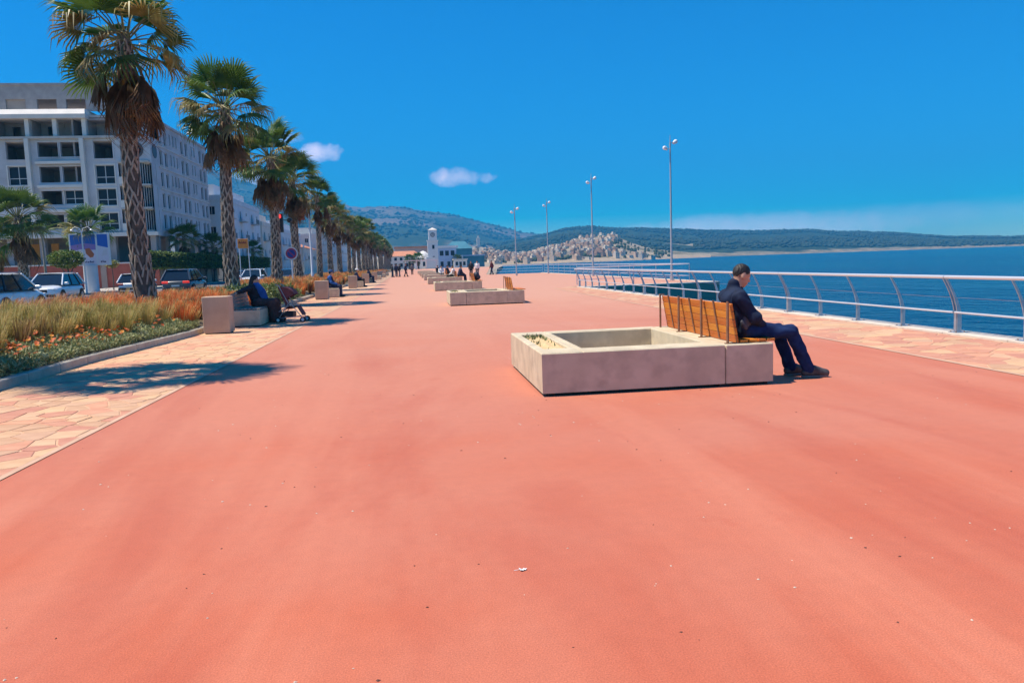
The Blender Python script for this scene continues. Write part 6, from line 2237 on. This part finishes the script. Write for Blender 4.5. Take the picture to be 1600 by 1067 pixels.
# woman with the pushchair: long skirt, scarf, one arm laid along the backrest towards the camera
JW = sit(0.46, -0.10, 0.20)
JW['elb'][0] = (-0.22, -0.50, 0.93)
JW['wri'][0] = (-0.28, -0.80, 0.88)
JW['sho'][0] = (-0.10, -0.20, 0.99)
wm = person('woman in dark top, blue plaid shawl and long brown skirt sitting beside the pushchair', (-4.24, 22.15, 0), -0.12, JW, 0.014, M_(c_blk, c_brn), skirt=c_brn, long_hair=True, wr=0.005)
sh = [cap((-0.02, 0.02, 1.04), (0.10, 0.04, 0.85), 0.11, 0.13), cap((0.10, 0.04, 0.85), (0.20, 0.05, 0.60), 0.12, 0.10), cap((-0.10, 0.15, 1.0), (0.06, 0.2, 0.75), 0.10, 0.09)]
obj_of(blob_mesh('shawl', sh, 0.015, 0.04, c_blu, lambda P: 0.006 * np.sin(P @ V3(30, 42, 25))), 'shawl', wm)
# man in the hat
person('man in blue hat and dark vest sitting on the second bench by the bed', (-3.98, 39.6, 0), -0.1, sit(0.46, -0.02, 0.32), 0.018,
       M_(c_blu, c_nav), hat=cloth('blue hat cloth', (0.03, 0.07, 0.17)), vest=c_blk)
person('seated person in white hat and dark clothes on the third bench by the bed', (-3.86, 57.6, 0), -0.1, sit(0.46), 0.022, M_(c_nav, c_blk), hat=c_wht)
person('seated person all in dark blue beside the fourth concrete box', (-3.8, 71.9, 0), -0.3, sit(0.46, 0.05), 0.022, M_(c_nav, c_nav), long_hair=True)
# people on the planter benches
person('person in dark blue leaning forward on the fourth planter bench', (3.75, 59.3, 0), 0.2, sit(0.48, 0.10, 0.4), 0.022, M_(c_nav, c_nav))
person('person in pale top on the fourth planter bench beside the one in blue', (3.35, 60.1, 0), 2.9, sit(0.48, 0.0), 0.022, M_(c_wht, c_blk))
person('person in white on the fifth planter bench', (3.0, 75.2, 0), -1.4, sit(0.48, 0.0), 0.022, M_(c_wht, c_gry))
person('person in black on the fifth planter bench', (3.6, 75.6, 0), -0.6, sit(0.48, 0.0), 0.022, M_(c_blk, c_blk))
person('dark-clad person on the sixth planter bench', (3.2, 90.5, 0), -1.0, sit(0.48, 0.0), 0.025, M_(c_blk, c_nav))
# walkers and standers
person('dark-clad person walking by the water beyond the plaza', (9.9, 93.5, 0), 2.6, stand(0.22), 0.022, M_(c_mar, c_nav))
person('standing person in pale jacket left of the far water', (7.3, 84.0, 0), -1.9, stand(0.03), 0.022, M_(c_wht, c_gry))
person('slim person in black standing beside the one in the pale jacket', (6.7, 85.0, 0), -1.6, stand(0.03), 0.025, M_(c_blk, c_blk))
gl_ = ['person in black at the left of the standing group', 'person in navy in the middle of the standing group', 'person in grey trousers within the standing group', 'dark-clad person at the right of the standing group, one leg forward', 'lone person in dark clothes past the standing group']
for (x, y, rz, st_), lb_, tp, lg in zip(((-2.3, 103, 0.4, 0.04), (-1.8, 104.5, -1.2, 0.05), (-1.35, 103.5, 2.8, 0.08), (-0.55, 102, -0.2, 0.22), (0.35, 121, 1.6, 0.1)), gl_, (c_blk, c_nav, c_blk, c_nav, c_gry), (c_nav, c_nav, c_gry, c_blk, c_blk)):
    person(lb_, (x, y, 0), rz, stand(st_), 0.025, M_(tp, lg))

# dark bag on the third bench, pushchair beside the woman
m_bag = mat('dark nylon', (0.012, 0.014, 0.03), (0.022, 0.026, 0.05), scale=8, rough=0.6)
t = thing('backpack', 'round dark backpack on the seat of the third planter bench', 'backpack', (3.72, 43.5, 0.505))
obj_of(blob_mesh('bag_body', [ell((0, 0, 0.24), (0.17, 0.24, 0.24)), ell((0.08, 0, 0.16), (0.15, 0.18, 0.14))], 0.02, 0.04, m_bag), 'bag_body', t)
MB().tube([(-0.1, -0.08, 0.42), (-0.2, -0.09, 0.3), (-0.15, -0.1, 0.08)], 0.018, 6).build('strap', m_bag, t, True)
MB().tube([(0, -0.05, 0.47), (0, 0, 0.53), (0, 0.05, 0.47)], 0.012, 6).build('handle', m_bag, t, True)

m_tubeg = mat('pushchair tube', (0.40, 0.40, 0.42), rough=0.4, metal=0.5)
m_fab = mat('maroon fabric', (0.16, 0.035, 0.035), (0.22, 0.055, 0.05), scale=9, rough=0.85)
m_tyre = mat('black tyre', (0.018, 0.018, 0.02), rough=0.75)
t = thing('pushchair', 'folding pushchair with maroon fabric seat in front of the woman', 'pushchair', (-3.35, 22.0, 0), R(-8))
for s in (-0.21, 0.21):
    MB().tube([(-0.28, s, 0.10), (0.02, s, 0.52), (-0.22, s, 1.02), (-0.30, s, 1.05)], 0.012, 7).build('handle_tube', m_tubeg, t, True)
    MB().tube([(0.40, s, 0.10), (0.10, s, 0.50), (-0.26, s, 0.30)], 0.012, 7).build('leg_tube', m_tubeg, t, True)
    MB().tube([(-0.28, s, 0.12), (0.36, s, 0.16)], 0.009, 6).build('side_bar', m_tubeg, t, True)
    for x in (-0.28, 0.40):
        for d_ in (-0.035, 0.035):
            w = MB().lathe([(0.045, -0.012), (0.075, -0.012), (0.075, 0.012), (0.045, 0.012)], 14, axis='y').build('wheel', m_tyre, t, True)
            w.location = (x, s + d_, 0.075)
            MB().lathe([(0.03, -0.013), (0.044, -0.013), (0.044, 0.013), (0.03, 0.013)], 10, axis='y').build('hub', m_lampw, w, True)
for x in (-0.26, 0.38):
    MB().tube([(x, -0.21, 0.13), (x, 0.21, 0.13)], 0.010, 6).build('axle_bar', m_tubeg, t, True)
def sheet_(name, rows_, th=0.012):
    b = MB()
    n = len(rows_)
    vs = []
    for off in (0, th):
        for (x, z, sag) in rows_:
            for j, yy in enumerate((-0.20, -0.1, 0, 0.1, 0.20)):
                vs.append((x, yy, z + off - sag * (1 - (yy / 0.2) ** 2)))
    fs = []
    for o_ in (0, n * 5):
        for i in range(n - 1):
            for j in range(4):
                f = (o_ + i * 5 + j, o_ + i * 5 + j + 1, o_ + (i + 1) * 5 + j + 1, o_ + (i + 1) * 5 + j)
                fs.append(f if o_ else f[::-1])
    b.add(vs, fs)
    return b.build(name, m_fab, t, True)
sheet_('backrest', [(-0.24, 0.98, 0.01), (-0.16, 0.80, 0.03), (-0.10, 0.60, 0.04), (-0.06, 0.42, 0.05)])
sheet_('seat', [(-0.08, 0.40, 0.04), (0.08, 0.42, 0.05), (0.24, 0.44, 0.02)])
sheet_('leg_rest', [(0.24, 0.44, 0.02), (0.31, 0.32, 0.02), (0.38, 0.20, 0.01)])
b = MB()
for i in range(6):
    a0, a1 = R(70 + 14 * i), R(70 + 14 * (i + 1))
    r0 = 0.36
    P0 = (-0.12 - r0 * math.cos(a0), 0.62 + r0 * math.sin(a0))
    P1 = (-0.12 - r0 * math.cos(a1), 0.62 + r0 * math.sin(a1))
    b.add([(P0[0], -0.21, P0[1]), (P0[0], 0.21, P0[1]), (P1[0], 0.21, P1[1]), (P1[0], -0.21, P1[1])], [(0, 1, 2, 3)])
for s in (-0.21, 0.21):
    pts = [(-0.12, s, 0.62)] + [(-0.12 - 0.36 * math.cos(R(70 + 14 * i)), s, 0.62 + 0.36 * math.sin(R(70 + 14 * i))) for i in range(7)]
    b.add(pts, [tuple(range(len(pts)))])
b.build('hood', m_fab, t)
bk = MB().cbox(-0.2, 0.12, -0.17, 0.17, 0.16, 0.30, 0.02).build('basket', m_blk, t)
# ------------------------------------------------------------------ cars
m_tyre2 = mat('car tyre', (0.02, 0.02, 0.021), rough=0.8)
m_rim = mat('alloy rim', (0.45, 0.46, 0.48), rough=0.35, metal=0.7)
m_cglass = mat('car glass', (0.012, 0.02, 0.03), rough=0.06, spec=0.6)
m_plast = mat('black plastic trim', (0.025, 0.025, 0.027), rough=0.6)
m_tail = mat('tail lamp', (0.55, 0.015, 0.02), rough=0.25)
m_brake = mat('lit brake lamp', (0.9, 0.03, 0.02), rough=0.25, emit=0.35)
m_hlamp = mat('headlamp glass', (0.62, 0.66, 0.70), rough=0.12)
m_plate = mat('number plate', (0.70, 0.70, 0.66), rough=0.5)
def car(label, loc, rz, paint, L=4.5, W=1.82, H=1.65, hood=1.0, kind='suv', brake=False):
    """nose towards +X, wheels on the ground at z=0."""
    t = thing('parked_car' if kind == 'parked' else 'car', label, 'car', loc, rz, 'cars on the road')
    belt = H * 0.60
    hl = L / 2
    def wid(x):
        u = abs(x) / hl
        return W / 2 * (1 - 0.14 * max(0, u - 0.72) / 0.28)
    def top(x):
        if x > hl - hood:
            u = (x - (hl - hood)) / hood
            return belt - 0.02 - 0.16 * u ** 1.8
        if x < -hl + 0.25:
            return belt - 0.04
        return belt
    xs = [-hl, -hl + 0.06, -hl + 0.25, -hl + 0.7, -hl + 1.3, 0, 0.6, hl - hood, hl - hood * 0.6, hl - hood * 0.3, hl - 0.12, hl - 0.03, hl]
    vs, fs = [], []
    n = 16
    for i, x in enumerate(xs):
        w, zt, zb = wid(x), top(x), 0.26
        if i in (0, len(xs) - 1):
            w *= 0.93
            zt -= 0.10
            zb += 0.08
        elif i in (1, len(xs) - 2):
            w *= 0.975
            zt -= 0.03
        for k in range(n):
            a = 2 * math.pi * (k + 0.5) / n
            c, s = math.cos(a), math.sin(a)
            e = 0.46
            yy = math.copysign(abs(c) ** e, c) * w * (1.0 if s < 0.3 else 0.985)
            zz = (zt + zb) / 2 + math.copysign(abs(s) ** e, s) * (zt - zb) / 2
            vs.append((x, yy, zz))
    for i in range(len(xs) - 1):
        for k in range(n):
            fs.append((i * n + k, i * n + (k + 1) % n, (i + 1) * n + (k + 1) % n, (i + 1) * n + k)[::-1])
    fs += [tuple(range(n)), tuple(reversed(range((len(xs) - 1) * n, len(xs) * n)))]
    body = MB().add(vs, fs).build('body', paint, t, True)
    # greenhouse
    xf0, xf1 = hl - hood + 0.12, hl - hood - 0.80
    xr0, xr1 = -hl + 0.10, -hl + 0.62
    wb_, wt_ = W / 2 * 0.955, W / 2 * 0.72
    zt = H - 0.05
    g = MB().add([(xf0, -wb_, belt - 0.03), (xf0, wb_, belt - 0.03), (xr0, wb_, belt - 0.03), (xr0, -wb_, belt - 0.03), (xf1, -wt_, zt), (xf1, wt_, zt), (xr1, wt_, zt), (xr1, -wt_, zt)],
                 [(0, 1, 5, 4), (1, 2, 6, 5), (2, 3, 7, 6), (3, 0, 4, 7), (4, 5, 6, 7)]).build('windows', m_cglass, t)
    rf = MB()
    xc = [(xf1 + 0.06, 0.0), (xf1 - 0.25, 0.045), ((xf1 + xr1) / 2, 0.06), (xr1 + 0.25, 0.045), (xr1 - 0.10, 0.0)]
    vs, fs = [], []
    for x, dz in xc:
        for yy, q in ((-wt_ - 0.02, -0.03), (-wt_ * 0.75, dz), (0, dz + 0.015), (wt_ * 0.75, dz), (wt_ + 0.02, -0.03)):
            vs.append((x, yy, zt + q + 0.006))
    for i in range(4):
        for k in range(4):
            fs.append((i * 5 + k, (i + 1) * 5 + k, (i + 1) * 5 + k + 1, i * 5 + k + 1))
    rf.add(vs, fs)
    rf.build('roof', paint, t, True)
    def bar(p, q, w, nm='pillar', m=paint):
        MB().tube([p, q], w, 6).build(nm, m, t, True)
    for s in (-1, 1):
        bar((xf0, s * wb_, belt - 0.02), (xf1, s * wt_, zt), 0.045)
        bar((xr0, s * wb_, belt - 0.02), (xr1, s * wt_, zt), 0.06)
        for fr_ in (0.42, 0.78):
            xa = xf0 + (xr0 - xf0) * fr_
            xb = xf1 + (xr1 - xf1) * (fr_ - 0.05)
            bar((xa, s * (wb_ + 0.004), belt - 0.02), (xb, s * (wt_ + 0.004), zt), 0.035, 'pillar', m_plast)
        bar((xf1, s * wt_, zt + 0.06), (xr1 + 0.2, s * wt_, zt + 0.06), 0.018, 'roof_rail', m_rim)
        mr = MB().cbox(-0.10, 0.08, -0.10, 0.10, -0.06, 0.08, 0.03).build('mirror', paint, t)
        mr.location = (xf0 - 0.32, s * (W / 2 + 0.09), belt + 0.06)
        for x in (hl - 0.85, -hl + 0.80):
            ar = MB().lathe([(0.40, -0.02), (0.40, 0.012)], 20, axis='y').build('wheel_arch', m_plast, t)
            ar.location = (x, s * (W / 2 - 0.004), 0.37)
            wv = MB().lathe([(0.20, -0.10), (0.335, -0.10), (0.345, -0.04), (0.345, 0.06), (0.335, 0.10), (0.20, 0.10)], 22, axis='y').build('wheel', m_tyre2, t, True)
            wv.location = (x, s * (W / 2 - 0.075), 0.345)
            rm_ = MB().lathe([(0.02, s * 0.106), (0.21, s * 0.104), (0.21, s * 0.09)], 20, axis='y').build('rim', m_rim, wv)
        dh = MB().cbox(-0.09, 0.09, -0.012, 0.012, -0.015, 0.015, 0.005)
        for x in (0.25, -0.75):
            o = dh.build('door_handle', m_rim if paint is not None else paint, t)
            o.location = (x, s * (W / 2 + 0.004), belt - 0.13)
        h_ = MB().cbox(-0.14, 0.03, -0.19, 0.19, -0.07, 0.06, 0.02).build('headlight', m_hlamp, t)
        h_.location = (hl - 0.035, s * (W / 2 - 0.33), belt - 0.26)
        tl = MB().cbox(-0.03, 0.12, -0.20, 0.20, -0.07, 0.08, 0.02).build('tail_light', m_brake if brake else m_tail, t)
        tl.location = (-hl + 0.015, s * (W / 2 - 0.30), belt - 0.16)
    MB().cbox(-hl - 0.03, -hl + 0.10, -W / 2 + 0.12, W / 2 - 0.12, 0.36, 0.54, 0.03).build('rear_bumper', m_plast, t)
    MB().cbox(hl - 0.10, hl + 0.03, -W / 2 + 0.14, W / 2 - 0.14, 0.34, 0.50, 0.03).build('front_bumper', m_plast, t)
    MB().cbox(hl - 0.05, hl + 0.012, -0.42, 0.42, 0.60, 0.78, 0.02).build('grille', m_plast, t)
    for x in (hl + 0.032, -hl - 0.040):
        MB().box(x, x + 0.008, -0.25, 0.25, 0.42 if x > 0 else 0.60, 0.52 if x > 0 else 0.70).build('number_plate', m_plate, t)
    return t
def paint(n, c, rough=0.25):
    return mat(n, c, rough=rough, coat=0.6, spec=0.5)
p_w, p_w2, p_d, p_b = paint('white car paint', (0.78, 0.79, 0.80)), paint('pearl white paint', (0.72, 0.74, 0.77)), paint('dark blue grey paint', (0.045, 0.06, 0.085)), paint('blue paint', (0.03, 0.10, 0.30))
UP = math.pi / 2
car('white off-road car cut by the left picture edge, nose to the right', (-16.5, 33.6, 0), UP, p_w, 4.5, 1.85, 1.70)
car('white off-road car facing the camera in front of the short palms', (-21.1, 49.3, 0), -UP + 0.05, p_w2, 4.6, 1.9, 1.72)
car('small white car mostly hidden behind the nearest palm trunk', (-20.6, 62.0, 0), UP, p_w, 4.1, 1.7, 1.55, hood=0.8)
car('dark blue grey car seen from behind with red tail lights', (-15.3, 55.3, 0), UP, p_d, 4.5, 1.92, 1.72, brake=True)
car('blue car down the road behind the woman on the bench', (-15.6, 78, 0), UP, p_b, 4.2, 1.75, 1.5)
car('white van-like car beside the blue car, behind the woman', (-13.6, 70, 0), -UP, p_w2, 4.2, 1.75, 1.6)
car('dark car farther down the road under the hedge trees', (-13.2, 86, 0), -UP, p_d, 4.3, 1.78, 1.5)
car('dark car half hidden behind the stout palm across the road', (-24.6, 53.5, 0), UP, p_d, 4.3, 1.78, 1.5)

# ------------------------------------------------------------------ litter on the coating
m_paper = mat('white scrap', (0.80, 0.80, 0.78), rough=0.8)
b = MB()
rr = random.Random(2)
for k in range(9):
    a = rr.uniform(0, 6.28)
    l = rr.uniform(0.012, 0.03)
    b.add([(0, 0, 0.006), (l * math.cos(a - 0.4), l * math.sin(a - 0.4), 0.004), (l * 1.3 * math.cos(a), l * 1.3 * math.sin(a), 0.015), (l * math.cos(a + 0.4), l * math.sin(a + 0.4), 0.005)], [(0, 1, 2, 3)])
b.tube([(0, 0, 0.006), (-0.06, -0.012, 0.005)], 0.002, 4)
o = b.build('paper_scrap', m_paper)
o.location = (0.46, 3.48, 0.0)
o.scale = (0.65, 0.65, 0.65)
tag(o, 'tiny white feathery scrap lying on the red coating in the foreground', 'litter')
m_peb = mat('pale grit', (0.62, 0.50, 0.40), (0.70, 0.58, 0.46), scale=30, rough=0.9)
b = MB()
for k in range(420):
    y = 2.6 + 14 * rr.random() ** 1.4
    x = rr.uniform(-2.9, 6.6)
    if abs(x) > 0.75 * y + 0.5:
        continue
    s = rr.uniform(0.003, 0.008)
    b.cur = 0 if rr.random() < 0.6 else 1
    b.add([(x - s, y, 0.001), (x, y - s * rr.uniform(0.5, 1.5), 0.001), (x + s * rr.uniform(0.6, 2), y, 0.001), (x, y + s, 0.001), (x, y, s * 0.8)], [(0, 1, 4), (1, 2, 4), (2, 3, 4), (3, 0, 4)])
o = b.build('grit', [m_peb, mat('dark grit', (0.12, 0.05, 0.04), rough=0.9)])
tag(o, 'fine grit and leaf bits scattered over the red coating', 'grit', kind='stuff')
# ------------------------------------------------------------------ air
HAZE_DENSITY = 0.00026
hz = MB().box(-4400, 3700, -120, 5000, -6, 640).build('haze', None)
hz.data.materials.clear()
mh = bpy.data.materials.new('haze air')
mh.use_nodes = True
mh.node_tree.nodes.clear()
_pv = mh.node_tree.nodes.new('ShaderNodeVolumePrincipled')
_pv.inputs['Color'].default_value = (0.06, 0.50, 1.0, 1)
_pv.inputs['Density'].default_value = HAZE_DENSITY
_pv.inputs['Anisotropy'].default_value = 0.0
_mo = mh.node_tree.nodes.new('ShaderNodeOutputMaterial')
mh.node_tree.links.new(_pv.outputs[0], _mo.inputs['Volume'])
hz.data.materials.append(mh)
tag(hz, kind='stuff')
